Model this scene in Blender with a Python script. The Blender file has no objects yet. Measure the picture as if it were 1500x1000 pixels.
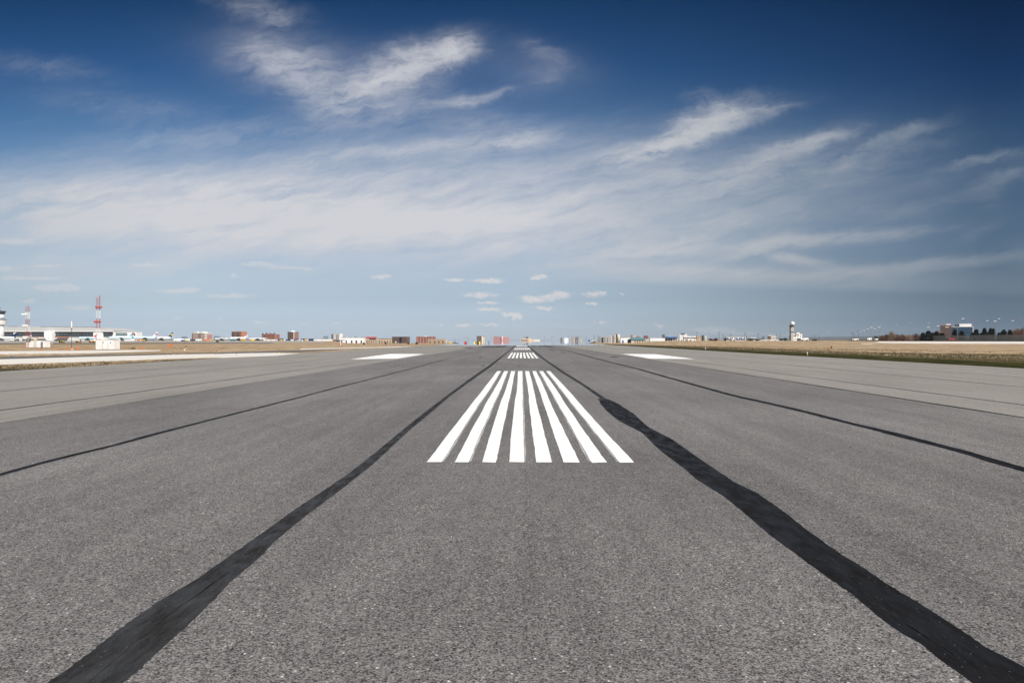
import bpy, math, random
from mathutils import Vector, Matrix, noise
random.seed(7)
R = math.radians
SC = bpy.context.scene
COL = SC.collection

# ------------------------------------------------------------------ camera
H = 1.6                      # eye height
F = 1136.0                   # focal length in photo pixels (1500 wide)
CX, CY, VX, VY = 750.0, 500.0, 764.0, 497.7
cam_d = bpy.data.cameras.new('camera'); cam = bpy.data.objects.new('camera', cam_d); COL.objects.link(cam)
cam_d.sensor_fit = 'HORIZONTAL'; cam_d.sensor_width = 36.0; cam_d.lens = 36.0 * F / 1500.0
cam_d.clip_start = 0.05; cam_d.clip_end = 60000
YAW = math.atan((VX - CX) / F); PITCH = math.atan((VY - CY) / F)
cam.location = (0, 0, H); cam.rotation_euler = (R(90) + PITCH, 0, YAW)
SC.camera = cam
CROT = cam.rotation_euler.to_matrix()
cam_d.dof.use_dof = True; cam_d.dof.focus_distance = 14.0; cam_d.dof.aperture_fstop = 16.0

# ------------------------------------------------------------------ node maths helper
class X:
    """a float socket with operators that grow Math nodes"""
    def __init__(s, nt, v): s.nt, s.v = nt, v
    def op(s, o, b=None, c=None):
        n = s.nt.nodes.new('ShaderNodeMath'); n.operation = o
        for i, q in enumerate((s, b, c)):
            if q is None: continue
            q = q.v if isinstance(q, X) else q
            if isinstance(q, (int, float)): n.inputs[i].default_value = q
            else: s.nt.links.new(q, n.inputs[i])
        return X(s.nt, n.outputs[0])
    def __add__(s, b): return s.op('ADD', b)
    __radd__ = __add__
    def __sub__(s, b): return s.op('SUBTRACT', b)
    def __rsub__(s, b): return X(s.nt, b).op('SUBTRACT', s)
    def __mul__(s, b): return s.op('MULTIPLY', b)
    __rmul__ = __mul__
    def __truediv__(s, b): return s.op('DIVIDE', b)
    def clamp(s, a=0.0, b=1.0): return s.op('MAXIMUM', a).op('MINIMUM', b)
    def ss(s, a, b):
        n = s.nt.nodes.new('ShaderNodeMapRange'); n.interpolation_type = 'SMOOTHSTEP'
        s.nt.links.new(s.v, n.inputs[0]); n.inputs[1].default_value = a; n.inputs[2].default_value = b
        return X(s.nt, n.outputs[0])
def xyz(nt, sock):
    n = nt.nodes.new('ShaderNodeSeparateXYZ'); nt.links.new(sock, n.inputs[0])
    return [X(nt, o) for o in n.outputs]
def vec(nt, a, b, c=0.0):
    n = nt.nodes.new('ShaderNodeCombineXYZ')
    for i, q in enumerate((a, b, c)):
        if isinstance(q, X): nt.links.new(q.v, n.inputs[i])
        else: n.inputs[i].default_value = q
    return n.outputs[0]
def fbm(nt, v, scale=1.0, detail=5.0, rough=0.55, dist=0.0, lac=2.0):
    n = nt.nodes.new('ShaderNodeTexNoise'); nt.links.new(v, n.inputs['Vector'])
    n.inputs['Scale'].default_value = scale; n.inputs['Detail'].default_value = detail
    n.inputs['Roughness'].default_value = rough; n.inputs['Distortion'].default_value = dist
    n.inputs['Lacunarity'].default_value = lac
    return X(nt, n.outputs['Fac'])
def mixc(nt, fac, a, b, mode='MIX'):
    n = nt.nodes.new('ShaderNodeMix'); n.data_type = 'RGBA'; n.blend_type = mode
    for i, q in ((0, fac), (6, a), (7, b)):
        if isinstance(q, X): q = q.v
        if isinstance(q, (int, float)): n.inputs[i].default_value = q
        elif isinstance(q, tuple): n.inputs[i].default_value = (*q[:3], 1)
        else: nt.links.new(q, n.inputs[i])
    return n.outputs[2]
def ramp(nt, fac, pts):
    n = nt.nodes.new('ShaderNodeValToRGB'); nt.links.new(fac.v, n.inputs[0])
    e = n.color_ramp.elements
    while len(e) < len(pts): e.new(0.5)
    for el, (p, c) in zip(e, pts): el.position = p; el.color = (*c, 1)
    return n.outputs[0]
def lin(r, g, b):
    f = lambda c: (c/255/12.92) if c <= 10 else ((c/255+0.055)/1.055)**2.4
    return (f(r), f(g), f(b))

# ------------------------------------------------------------------ light: sky + sun
SUN_EL, SUN_AZ = R(45), R(142)           # azimuth clockwise from +Y : behind the camera, to its right
w = bpy.data.worlds.new('World'); SC.world = w; w.use_nodes = True
nt = w.node_tree; nt.nodes.clear()
out = nt.nodes.new('ShaderNodeOutputWorld'); bg = nt.nodes.new('ShaderNodeBackground')
nt.links.new(bg.outputs[0], out.inputs[0]); bg.inputs[1].default_value = 0.087
sky = nt.nodes.new('ShaderNodeTexSky'); sky.sky_type = 'NISHITA'; sky.sun_disc = False
sky.sun_elevation = SUN_EL; sky.sun_rotation = SUN_AZ
sky.altitude = 200; sky.air_density = 1.0; sky.dust_density = 1.2; sky.ozone_density = 2.5
tc = nt.nodes.new('ShaderNodeTexCoord')
dx, dy, dz = xyz(nt, tc.outputs['Generated'])
ay = dy.op('ABSOLUTE').op('MAXIMUM', 0.12)
# sky coordinates: azimuth tangent and elevation tangent, in units of 1000 (so that 1 unit ~ 41 degrees)
PX = dx / ay * 1.136 + 0.764
PY = 0.4977 - dz / ay * 1.136
def PV(nx=0.0, ny=0.0): return vec(nt, PX + nx, PY + ny)

def gauss(cx, cy, a, b, ang, wt, qx=None, qy=None):
    qx = qx or PX; qy = qy or PY
    c, s = math.cos(R(ang)), math.sin(R(ang))
    u = (qx * c + qy * s - (cx*c + cy*s)/1000) / (a/1000)
    v = (qy * c - qx * s - (cy*c - cx*s)/1000) / (b/1000)
    return (u*u + v*v).op('MULTIPLY', -1.0).op('EXPONENT') * wt
def total(lst):
    t = lst[0]
    for q in lst[1:]: t = t + q
    return t
# domain warp for wisps
w1 = fbm(nt, PV(3.1, 1.7), 7.0, 4, 0.55) - 0.5
w2 = fbm(nt, PV(9.3, 5.2), 7.0, 4, 0.55) - 0.5
w3 = fbm(nt, PV(1.3, 8.2), 26.0, 4, 0.6) - 0.5
w4 = fbm(nt, PV(6.3, 2.2), 26.0, 4, 0.6) - 0.5
wf = ((0.4977 - PY) / 0.33).clamp(0.2, 1.0)
w5 = fbm(nt, PV(16.3, 4.2), 75.0, 3, 0.6) - 0.5
QX = PX + (w1 * 0.085 + w3 * 0.034 + w5 * 0.010) * wf
QY = PY + (w2 * 0.050 + w4 * 0.020 + w5 * 0.005) * wf
# streaky noise: stretched along the wind, which climbs gently to the right
ca, sa = math.cos(R(-12)), math.sin(R(-12))
SX = (QX * ca + QY * sa); SY = (QY * ca - QX * sa)
st1 = fbm(nt, vec(nt, SX * 3.0, SY * 17.0), 1.6, 9, 0.62, 0.25)
st2 = fbm(nt, vec(nt, SX * 9.0 + 4.0, SY * 42.0), 1.5, 8, 0.66, 0.4)
st3 = fbm(nt, vec(nt, QX * 30.0, QY * 62.0), 1.0, 6, 0.7, 0.3)
wisps = [(400,88,50,30,28,.30),(445,104,78,34,18,.32),(450,134,70,22,25,.16),(610,86,58,22,-14,1.15),(548,120,58,18,-20,.85),
         (655,76,32,18,-10,.7),(690,140,42,6,-8,.72),(800,80,36,13,20,.16),(800,115,24,12,-20,.10),(385,16,60,16,15,.26),
         (560,160,110,26,-6,.25),(300,200,160,18,-4,.16),(60,95,90,14,6,.12),(170,150,120,20,8,.10),
         (640,216,150,11,-3,.42),(765,200,46,13,-10,.5),(700,180,70,16,-10,.18),
         (1000,205,82,13,-19,1.7),(1058,170,54,16,-14,1.35),(925,226,60,12,-8,.5),(1120,157,46,6,-6,.3),(1045,150,30,8,10,.35),
         (1150,222,62,12,-18,.95),(1200,207,45,8,-12,.8),(1235,238,30,7,-38,.7),(1315,200,50,9,-16,.7),(1180,250,70,12,-8,.4),
         (1060,270,80,20,-12,.42),(985,250,28,14,-20,.35),(1290,222,90,10,-8,.25),
         (1435,237,46,7,-8,.85),(1462,262,42,10,-22,.85),(1445,290,20,18,60,.28),(1300,310,60,14,4,.25),
         (1215,352,130,8,-5,1.5),(1120,362,60,8,-12,.9),(960,366,110,12,-9,1.0),(1165,380,75,7,12,1.2),(1380,387,100,8,-7,1.3),(1270,396,90,6,-4,.9),(1080,400,160,7,2,.6),
         (1435,341,30,7,-25,.38),(1495,372,30,16,0,.35),(860,340,120,26,-8,.35),(1080,330,110,12,-6,.3)]
M = total([gauss(*q, qx=QX, qy=QY) for q in wisps])
# broad veils
veil = total([gauss(250,316,780,58,0,.78), gauss(620,352,420,42,2,.42), gauss(470,262,520,55,-2,.38),
              gauss(1060,275,330,50,-3,.26), gauss(60,400,260,34,0,.3)])
# veil with a crisp lower edge over the right half of the sky
edge = PY - (PX - 0.9) * 0.034 - 0.4125
edgew = edge + w2 * 0.006
lowveil = (1.0 - edgew.ss(-0.007, 0.006)) * edgew.ss(-0.05, -0.008) * PX.ss(0.72, 1.0) * 0.36
tex = (st1 - 0.5) * 2.2 + (st2 - 0.5) * 2.8 + (st3 - 0.5) * 1.7
halo = total([gauss(*q) for q in [(480,110,150,46,12,.20),(780,100,90,35,10,.10),(1080,225,260,36,-5,.12),(720,205,240,24,-3,.12),(1400,270,120,35,-6,.08)]])
wsp = 1.0 - ((M * (0.95 + tex * 1.05)).clamp(0, 2.4) * -1.05 - (halo * (1.0 + (st1 - 0.5) * 1.6 + (st2 - 0.5) * 0.8)).clamp(0, 1)).op('EXPONENT')
vl = (veil * (0.98 + (st1 - 0.5) * 1.9 + (st2 - 0.5) * 1.0) + lowveil * (1.0 + (st1-0.5)*1.6)).clamp(0, 1)
# thin striations across the whole middle sky
stri = (st1.ss(0.52, 0.78)) * PY.ss(0.12, 0.24) * (1.0 - PY.ss(0.39, 0.43)) * 0.16
cloud = 1.0 - (1.0 - wsp.clamp(0, .97)) * (1.0 - vl * 0.96) * (1.0 - stri)
# small low cumulus far away
CXq = PX + (fbm(nt, PV(2.2, 7.0), 90, 5, .65) - 0.5) * 0.045
CYq = PY + (fbm(nt, PV(5.2, 3.0), 110, 5, .65) - 0.5) * 0.012
cu = [(84,421,27,4),(80,420,22,4.5),(84,421,27,3),(84,420,24,4),(52,421,8,3),(62,407,34,3),(10,406,22,4),(20,353,36,5),(373,386,26,4),(412,391,26,3),(447,394,14,3),(340,403,7,3),(558,405,17,4),
      (256,426,34,3.4),(278,423,14,3),(335,433,42,4),(112,450,26,4),(38,440,13,4),(258,466,8,2),(319,467,6,3),(443,475,9,2),(490,473,8,2),
      (665,410,16,3),(716,411,28,4),(790,406,15,5),(702,432,27,5),(716,443,20,2.6),(718,453,22,3),(746,460,18,4),(758,465,6,4),
      (785,438,32,6),(822,431,20,5),(872,431,18,5),(800,452,17,3.4),(680,477,14,3),(716,476,13,2),(882,472,9,2.6),(912,431,6,2),
      (866,445,7,2),(1040,483,34,5),(1082,488,30,3),(1150,490,34,2.6),(965,478,8,5),(645,476,6,2),(210,388,30,3),(60,389,30,2.5),(380,472,16,2.5),(0,392,24,4)]
cn = fbm(nt, vec(nt, PX * 60.0, PY * 170.0), 1.0, 5, .62)
CM = total([gauss(x, y, a, b, 0, 1.0, CXq, CYq) for x, y, a, b in cu])
cum = ((CM * (0.1 + cn * 1.9)).ss(0.25, 1.0)) * (0.40 + PX.ss(0.45, 0.68) * 0.34 - PX.ss(0.93, 1.02) * 0.4)

clear = sky.outputs[0]
# polarised, contrasty clear air: elevation response; azimuth colour also has lens vignetting put in
el = ((0.4977 - PY) / 0.5).clamp(0, 1)
RT = [(495,(1.55,1.71,2.25)),(485,(1.24,1.43,1.93)),(470,(1.03,1.14,1.56)),(440,(.88,.92,1.14)),(400,(.94,.90,.99)),
      (300,(.76,.80,.85)),(200,(.43,.605,.74)),(100,(.165,.355,.55)),(0,(.070,.215,.36))]
tint = ramp(nt, el, [((497.7 - y)/500, tuple(q/2.5 for q in c)) for y, c in RT])
side = ramp(nt, PX / 2.0, [(0.0,(.88,.91,.93)), (0.12,(1,1,1)), (0.39,(1,1,1)), (0.5,(.84,.86,.87)), (0.6,(.60,.65,.69)), (0.72,(.31,.39,.47)), (1,(.30,.38,.46))])
base = mixc(nt, 1.0, clear, tint, 'MULTIPLY')
base = mixc(nt, 1.0, base, (2.5, 2.5, 2.5), 'MULTIPLY')
c1 = mixc(nt, cloud, base, (6.5, 6.52, 6.82))
c2 = mixc(nt, cum, c1, (7.4, 7.1, 7.1))
c2 = mixc(nt, 1.0, c2, side, 'MULTIPLY')
nt.links.new(c2, bg.inputs[0])
w.cycles.sampling_method = 'MANUAL'; w.cycles.sample_map_resolution = 512

sun_d = bpy.data.lights.new('sun', 'SUN'); sun = bpy.data.objects.new('sun', sun_d); COL.objects.link(sun)
sun_d.energy = 5.0; sun_d.angle = R(0.53); sun_d.color = (1.0, 0.955, 0.89)
sd = Vector((math.sin(SUN_AZ)*math.cos(SUN_EL), math.cos(SUN_AZ)*math.cos(SUN_EL), math.sin(SUN_EL)))
sun.rotation_euler = sd.to_track_quat('Z', 'Y').to_euler()

SC.render.engine = 'CYCLES'
SC.view_settings.view_transform = 'Standard'; SC.view_settings.look = 'None'
SC.view_settings.exposure = 0.2; SC.view_settings.gamma = 1.0
SC.cycles.max_bounces = 5; SC.cycles.diffuse_bounces = 2; SC.cycles.glossy_bounces = 3
SC.cycles.transparent_max_bounces = 12; SC.cycles.volume_bounces = 0

# ------------------------------------------------------------------ places
def ray(px, py):
    d = CROT @ Vector(((px - CX) / F, -(py - CY) / F, -1.0))
    return d / d.y
def sst(a, b, x):
    t = max(0.0, min(1.0, (x - a) / (b - a))); return t*t*(3-2*t)
def zt(x, y):
    """height of the terrain: flat airfield, a shallow dip far ahead, a low berm on the right"""
    if y < 120: return 0.0
    p = x / y * F + VX
    dip = 4.7 * (sst(475, 510, p) - sst(700, 725, p)) + 4.3 * (sst(840, 862, p) - sst(925, 975, p))
    z = 0.0
    if dip > 0.01:
        q = (dip**4 + (F*H/y)**4) ** 0.25
        z += H - q * y / F
    z += 0.9 * sst(945, 1010, p) * sst(225, 330, y) * (1 - sst(1900, 2600, p))
    return z
def g(px, py):
    """point of the flat pavement seen at a photo pixel"""
    d = ray(px, py); t = -H / d.z
    return (d.x * t, d.y * t)
def gx(px, D): return ray(px, VY).x * D
def hz(py, D): return H - (py - VY) / F * D            # height at distance D seen on photo row py
def base_z(px, D): return zt(gx(px, D), D)

# ------------------------------------------------------------------ mesh builder
class MB:
    def __init__(s): s.v, s.f = [], []
    def add(s, vs, fs):
        o = len(s.v); s.v += [tuple(v) for v in vs]; s.f += [tuple(i + o for i in f) for f in fs]; return s
    def box(s, x0, x1, y0, y1, z0, z1):
        return s.add([(x0,y0,z0),(x1,y0,z0),(x1,y1,z0),(x0,y1,z0),(x0,y0,z1),(x1,y0,z1),(x1,y1,z1),(x0,y1,z1)],
                     [(0,3,2,1),(4,5,6,7),(0,1,5,4),(1,2,6,5),(2,3,7,6),(3,0,4,7)])
    def prism(s, pts, z0, z1):
        n = len(pts)
        return s.add([(x,y,z0) for x,y in pts] + [(x,y,z1) for x,y in pts],
                     [tuple(range(n-1,-1,-1)), tuple(range(n,2*n))] + [(i,(i+1)%n,n+(i+1)%n,n+i) for i in range(n)])
    def extr(s, prof, x0, x1):
        """profile in (y,z) pushed along x"""
        n = len(prof)
        return s.add([(x0,y,z) for y,z in prof] + [(x1,y,z) for y,z in prof],
                     [tuple(range(n)), tuple(range(2*n-1,n-1,-1))] + [(i,n+i,n+(i+1)%n,(i+1)%n) for i in range(n)])
    def extry(s, prof, y0, y1):
        """profile in (x,z) pushed along y"""
        n = len(prof)
        return s.add([(x,y0,z) for x,z in prof] + [(x,y1,z) for x,z in prof],
                     [tuple(range(n-1,-1,-1)), tuple(range(n,2*n))] + [(i,(i+1)%n,n+(i+1)%n,n+i) for i in range(n)])
    def lathe(s, prof, n=16, c=(0,0,0), axis='z', sy=1.0):
        vs = []
        for r, z in prof:
            for i in range(n):
                a = 2*math.pi*i/n; p = (r*math.cos(a), r*math.sin(a)*sy, z)
                if axis == 'x': p = (p[2], p[0], p[1])
                vs.append((p[0]+c[0], p[1]+c[1], p[2]+c[2]))
        fs = [tuple(range(n-1,-1,-1)), tuple(range((len(prof)-1)*n, len(prof)*n))]
        for k in range(len(prof)-1):
            for i in range(n):
                fs.append((k*n+i, k*n+(i+1)%n, (k+1)*n+(i+1)%n, (k+1)*n+i))
        return s.add(vs, fs)
    def bar(s, a, b, r, n=5, r2=None):
        a, b = Vector(a), Vector(b); d = (b-a)
        if d.length < 1e-6: return s
        u = d.orthogonal().normalized(); w_ = d.normalized().cross(u); r2 = r if r2 is None else r2
        vs = [a + (u*math.cos(2*math.pi*i/n) + w_*math.sin(2*math.pi*i/n))*r for i in range(n)] + \
             [b + (u*math.cos(2*math.pi*i/n) + w_*math.sin(2*math.pi*i/n))*r2 for i in range(n)]
        return s.add(vs, [tuple(range(n-1,-1,-1)), tuple(range(n,2*n))] + [(i,(i+1)%n,n+(i+1)%n,n+i) for i in range(n)])
    def build(s, name, m, parent=None, smooth=False):
        me = bpy.data.meshes.new(name); me.from_pydata(s.v, [], s.f); me.update()
        if smooth:
            for p in me.polygons: p.use_smooth = True
        if m: me.materials.append(m)
        o = bpy.data.objects.new(name, me); COL.objects.link(o)
        if parent: o.parent = parent
        return o
LABELS = set()
def tag(o, label=None, cat=None, group=None, kind=None):
    if label: o['label'] = label
    if cat: o['category'] = cat
    if group: o['group'] = group
    if kind: o['kind'] = kind
    return o
def thing(name, label, cat, loc, rz=0.0, group=None):
    o = bpy.data.objects.new(name, None); COL.objects.link(o)
    o.location = loc; o.rotation_euler = (0, 0, rz); o.empty_display_size = 0.2
    return tag(o, label, cat, group)
def spot(px, D, dz=0.0): return (gx(px, D), D, base_z(px, D) + dz)

# ------------------------------------------------------------------ materials
def mat(name, col, rough=0.7, var=0.12, scale=0.5, metal=0.0, spec=0.3, stretch=(1,1,1), bump=0.0):
    m = bpy.data.materials.new(name); m.use_nodes = True; t = m.node_tree
    b = t.nodes['Principled BSDF']; b.inputs['Roughness'].default_value = rough; b.inputs['Metallic'].default_value = metal
    b.inputs['Specular IOR Level'].default_value = spec
    c = t.nodes.new('ShaderNodeTexCoord'); mp = t.nodes.new('ShaderNodeMapping'); mp.inputs['Scale'].default_value = stretch
    t.links.new(c.outputs['Object'], mp.inputs[0])
    n = fbm(t, mp.outputs[0], scale, 5, 0.6)
    o = mixc(t, n.ss(0.3, 0.7), tuple(q*(1-var) for q in col), tuple(min(1, q*(1+var)) for q in col))
    t.links.new(o, b.inputs['Base Color'])
    return m
def aggregate(name, dark, light, big, streak=0.1, spec=0.25, rough=0.85, speck=1.0, tintc=(1,1,1)):
    """bituminous or concrete surface with visible stones; object space = metres on the ground"""
    m = bpy.data.materials.new(name); m.use_nodes = True; t = m.node_tree
    b = t.nodes['Principled BSDF']; b.inputs['Roughness'].default_value = rough; b.inputs['Specular IOR Level'].default_value = spec
    c = t.nodes.new('ShaderNodeTexCoord').outputs['Object']
    x, y, z = xyz(t, c)
    vo = t.nodes.new('ShaderNodeTexVoronoi'); vo.inputs['Scale'].default_value = 120.0; t.links.new(c, vo.inputs['Vector'])
    r, g_, b_ = xyz(t, vo.outputs['Color'])
    vo2 = t.nodes.new('ShaderNodeTexVoronoi'); vo2.inputs['Scale'].default_value = 44.0; t.links.new(c, vo2.inputs['Vector'])
    r2, g2, b2 = xyz(t, vo2.outputs['Color'])
    fine = fbm(t, c, 260.0, 3, 0.7)
    grain = fbm(t, c, 55.0, 4, 0.75)
    coarse = fbm(t, vec(t, x * 30.0, y * 24.0, 2.0), 1.0, 4, 0.9)
    clump = fbm(t, vec(t, x * 14.0, y * 3.2, 6.0), 1.0, 3, 0.9)
    clump2 = fbm(t, vec(t, x * 4.0, y * 0.7, 9.0), 1.0, 5, 0.8)
    stone = (r * 0.95 + (grain - 0.5) * 1.2 + 0.065 + (fine - 0.5) * 0.7 + (coarse - 0.5) * 1.3 + (clump - 0.5) * 0.4 + (clump2 - 0.5) * 0.28 - 0.02).clamp(0, 1)
    white = r2.ss(0.950, 0.965) * (1.0 - X(t, vo2.outputs['Distance']).ss(0.24, 0.42)) * speck
    white2 = (g_.ss(0.93, 0.97)) * 0.6 * speck
    mid = fbm(t, c, 5.5, 4, 0.6)
    low = fbm(t, vec(t, x * 0.55, y * 0.16, 3.0), 1.0, 5, 0.6)
    lanes = fbm(t, vec(t, x * 3.2, y * 0.035, 8.0), 1.0, 5, 0.65)
    patch = fbm(t, vec(t, x * 0.12, y * 0.05, 5.0), 1.0, 4, 0.55)
    k = 1.0 + (mid - 0.5) * 0.35 * big + (low - 0.5) * 0.7 * big + (lanes - 0.5) * streak * 3.2 + (patch - 0.5) * 0.5 * big
    base = mixc(t, stone, dark, light)
    base = mixc(t, (white + white2).clamp(0, 1), base, (0.46, 0.44, 0.42))
    base = mixc(t, r2.ss(0.985, 0.992) * (1.0 - X(t, vo2.outputs['Distance']).ss(0.16, 0.34)) * speck, base, (0.85, 0.84, 0.82))
    base = mixc(t, (b_.ss(0.93, 0.96)) * 0.4 * speck * speck, base, (0.22, 0.13, 0.10))
    kk = vec(t, k, k, k)
    base = mixc(t, 1.0, base, kk, 'MULTIPLY')
    t.links.new(base, b.inputs['Base Color'])
    bp = t.nodes.new('ShaderNodeBump'); bp.inputs['Strength'].default_value = 0.55; bp.inputs['Distance'].default_value = 0.004
    t.links.new((stone + fine * 0.4).v, bp.inputs['Height']); t.links.new(bp.outputs[0], b.inputs['Normal'])
    return m
def sealer(name, dark, light):
    m = bpy.data.materials.new(name); m.use_nodes = True; t = m.node_tree
    b = t.nodes['Principled BSDF']; b.inputs['Specular IOR Level'].default_value = 0.14
    c = t.nodes.new('ShaderNodeTexCoord').outputs['Object']; x, y, z = xyz(t, c)
    streak = fbm(t, vec(t, x * 30.0, y * 5.0, 0), 1.0, 6, 0.75, 0.3); grain = fbm(t, c, 130.0, 4, 0.8); lo = fbm(t, vec(t, x * 7.0, y * 2.0, 4.0), 1.0, 5, 0.6)
    vo = t.nodes.new('ShaderNodeTexVoronoi'); vo.inputs['Scale'].default_value = 60.0; t.links.new(c, vo.inputs['Vector'])
    r, g_, b_ = xyz(t, vo.outputs['Color'])
    q = (streak * 0.35 + grain * 0.55 + lo * 0.35).ss(0.46, 0.80)
    base = mixc(t, q, dark, light)
    base = mixc(t, r.ss(0.95, 0.97) * (1.0 - X(t, vo.outputs['Distance']).ss(0.12, 0.35)) * 0.7, base, (0.22, 0.21, 0.20))
    t.links.new(base, b.inputs['Base Color'])
    t.links.new((0.50 + (1.0 - lo.ss(0.35, 0.6)) * 0.35).v, b.inputs['Roughness'])
    bp = t.nodes.new('ShaderNodeBump'); bp.inputs['Strength'].default_value = 0.7; bp.inputs['Distance'].default_value = 0.005
    t.links.new((grain + streak * 0.8).v, bp.inputs['Height']); t.links.new(bp.outputs[0], b.inputs['Normal'])
    return m
def grassmat(name, cols, sc=1.0, stretch=0.35, bands=0.0):
    m = bpy.data.materials.new(name); m.use_nodes = True; t = m.node_tree
    b = t.nodes['Principled BSDF']; b.inputs['Roughness'].default_value = 0.95; b.inputs['Specular IOR Level'].default_value = 0.05
    c = t.nodes.new('ShaderNodeTexCoord').outputs['Object']; x, y, z = xyz(t, c)
    n = fbm(t, vec(t, x * sc * 0.7, y * sc * 0.4 * stretch, 0), 1.0, 8, 0.68)
    n2 = fbm(t, vec(t, x * sc * 5.0, y * sc * 1.2, 4.0), 1.0, 5, 0.7)
    q = (n * 0.6 + n2 * 0.4).ss(0.36, 0.64)
    col = ramp(t, q, [(i/(len(cols)-1), cc) for i, cc in enumerate(cols)])
    if bands:
        bd = fbm(t, vec(t, x * 0.012, y * 0.075, 2.0), 1.0, 5, 0.65); bd2 = fbm(t, vec(t, x * 0.05, y * 0.35, 7.0), 1.0, 5, 0.7)
        col = mixc(t, (bd * 0.6 + bd2 * 0.4).ss(0.50, 0.62) * bands, col, (0.11, 0.088, 0.040))
        col = mixc(t, bd.ss(0.40, 0.30) * bands * 0.7, col, (0.60, 0.50, 0.38))
    t.links.new(col, b.inputs['Base Color'])
    return m
M = {}
M['runway'] = aggregate('runway_asphalt', (0.010,0.0098,0.010), (0.290,0.280,0.275), 1.1, 0.17)
M['shoulder'] = aggregate('shoulder_asphalt', (0.135,0.127,0.114), (0.375,0.356,0.322), 0.6, 0.12, speck=0.4)
M['seal'] = sealer('crack_sealer', (0.002,0.002,0.0025), (0.022,0.0215,0.0225))
M['oldseal'] = sealer('worn_crack_sealer', (0.006,0.006,0.0065), (0.058,0.057,0.057))
M['rubber'] = aggregate('rubber_deposit', (0.018,0.018,0.018), (0.06,0.058,0.057), 0.8, 0.3, speck=0.2)
M['concrete'] = aggregate('pale_concrete', (0.62,0.585,0.53), (0.76,0.73,0.67), 0.25, 0.03, speck=0.1)
M['apron'] = aggregate('grey_concrete', (0.30,0.285,0.26), (0.42,0.40,0.37), 0.3, 0.04, speck=0.1)
M['taxi'] = aggregate('taxiway_asphalt', (0.07,0.068,0.066), (0.18,0.175,0.165), 0.5, 0.05, speck=0.3)
M['straw'] = grassmat('dry_straw_grass', [(0.16,0.11,0.06),(0.33,0.235,0.145),(0.44,0.33,0.215),(0.56,0.44,0.30)], bands=0.55)
M['olive'] = grassmat('olive_spring_grass', [(0.030,0.031,0.009),(0.058,0.052,0.020),(0.100,0.080,0.042),(0.20,0.150,0.090)], 1.0, 0.3)
M['edge'] = grassmat('green_verge_grass', [(0.014,0.018,0.003),(0.032,0.034,0.007),(0.075,0.060,0.024)], 1.4, 0.4)

def paint():
    m = bpy.data.materials.new('white_runway_paint'); m.use_nodes = True; t = m.node_tree
    b = t.nodes['Principled BSDF']; b.inputs['Roughness'].default_value = 0.75; b.inputs['Specular IOR Level'].default_value = 0.2
    c = t.nodes.new('ShaderNodeTexCoord').outputs['Object']; x, y, z = xyz(t, c)
    grain = fbm(t, c, 60.0, 5, 0.75); lane = fbm(t, vec(t, x * 38.0, y * 0.5, 0), 1.0, 5, 0.7); lo = fbm(t, c, 1.6, 4, 0.6)
    wear = (grain * 0.6 + lane * 0.25 + lo * 0.25)
    base = mixc(t, wear.ss(0.635, 0.72), (0.90, 0.89, 0.87), (0.20, 0.195, 0.19))
    base = mixc(t, lane.ss(0.4, 0.75) * 0.22, base, (0.6, 0.59, 0.57))
    t.links.new(base, b.inputs['Base Color'])
    bp = t.nodes.new('ShaderNodeBump'); bp.inputs['Strength'].default_value = 0.4; bp.inputs['Distance'].default_value = 0.003
    t.links.new(grain.v, bp.inputs['Height']); t.links.new(bp.outputs[0], b.inputs['Normal'])
    return m
M['paint'] = paint()
def worn_paint():
    m = bpy.data.materials.new('old_grey_paint'); m.use_nodes = True; t = m.node_tree
    b = t.nodes['Principled BSDF']; b.inputs['Roughness'].default_value = 0.8
    c = t.nodes.new('ShaderNodeTexCoord').outputs['Object']; x, y, z = xyz(t, c)
    grain = fbm(t, c, 45.0, 5, 0.8); lane = fbm(t, vec(t, x * 60.0, y * 0.6, 0), 1.0, 4, 0.7)
    t.links.new(mixc(t, (grain * 0.5 + lane * 0.5).ss(0.40, 0.60), (0.62,0.615,0.60), (0.14,0.137,0.134)), b.inputs['Base Color'])
    return m
M['oldpaint'] = worn_paint()
def shimmer():
    m = bpy.data.materials.new('hot_air_mirror'); m.use_nodes = True; t = m.node_tree
    b = t.nodes['Principled BSDF']; b.inputs['Base Color'].default_value = (0.93, 0.95, 0.97, 1)
    b.inputs['Metallic'].default_value = 1.0; b.inputs['Roughness'].default_value = 0.02
    return m
M['mirror'] = shimmer()

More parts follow.
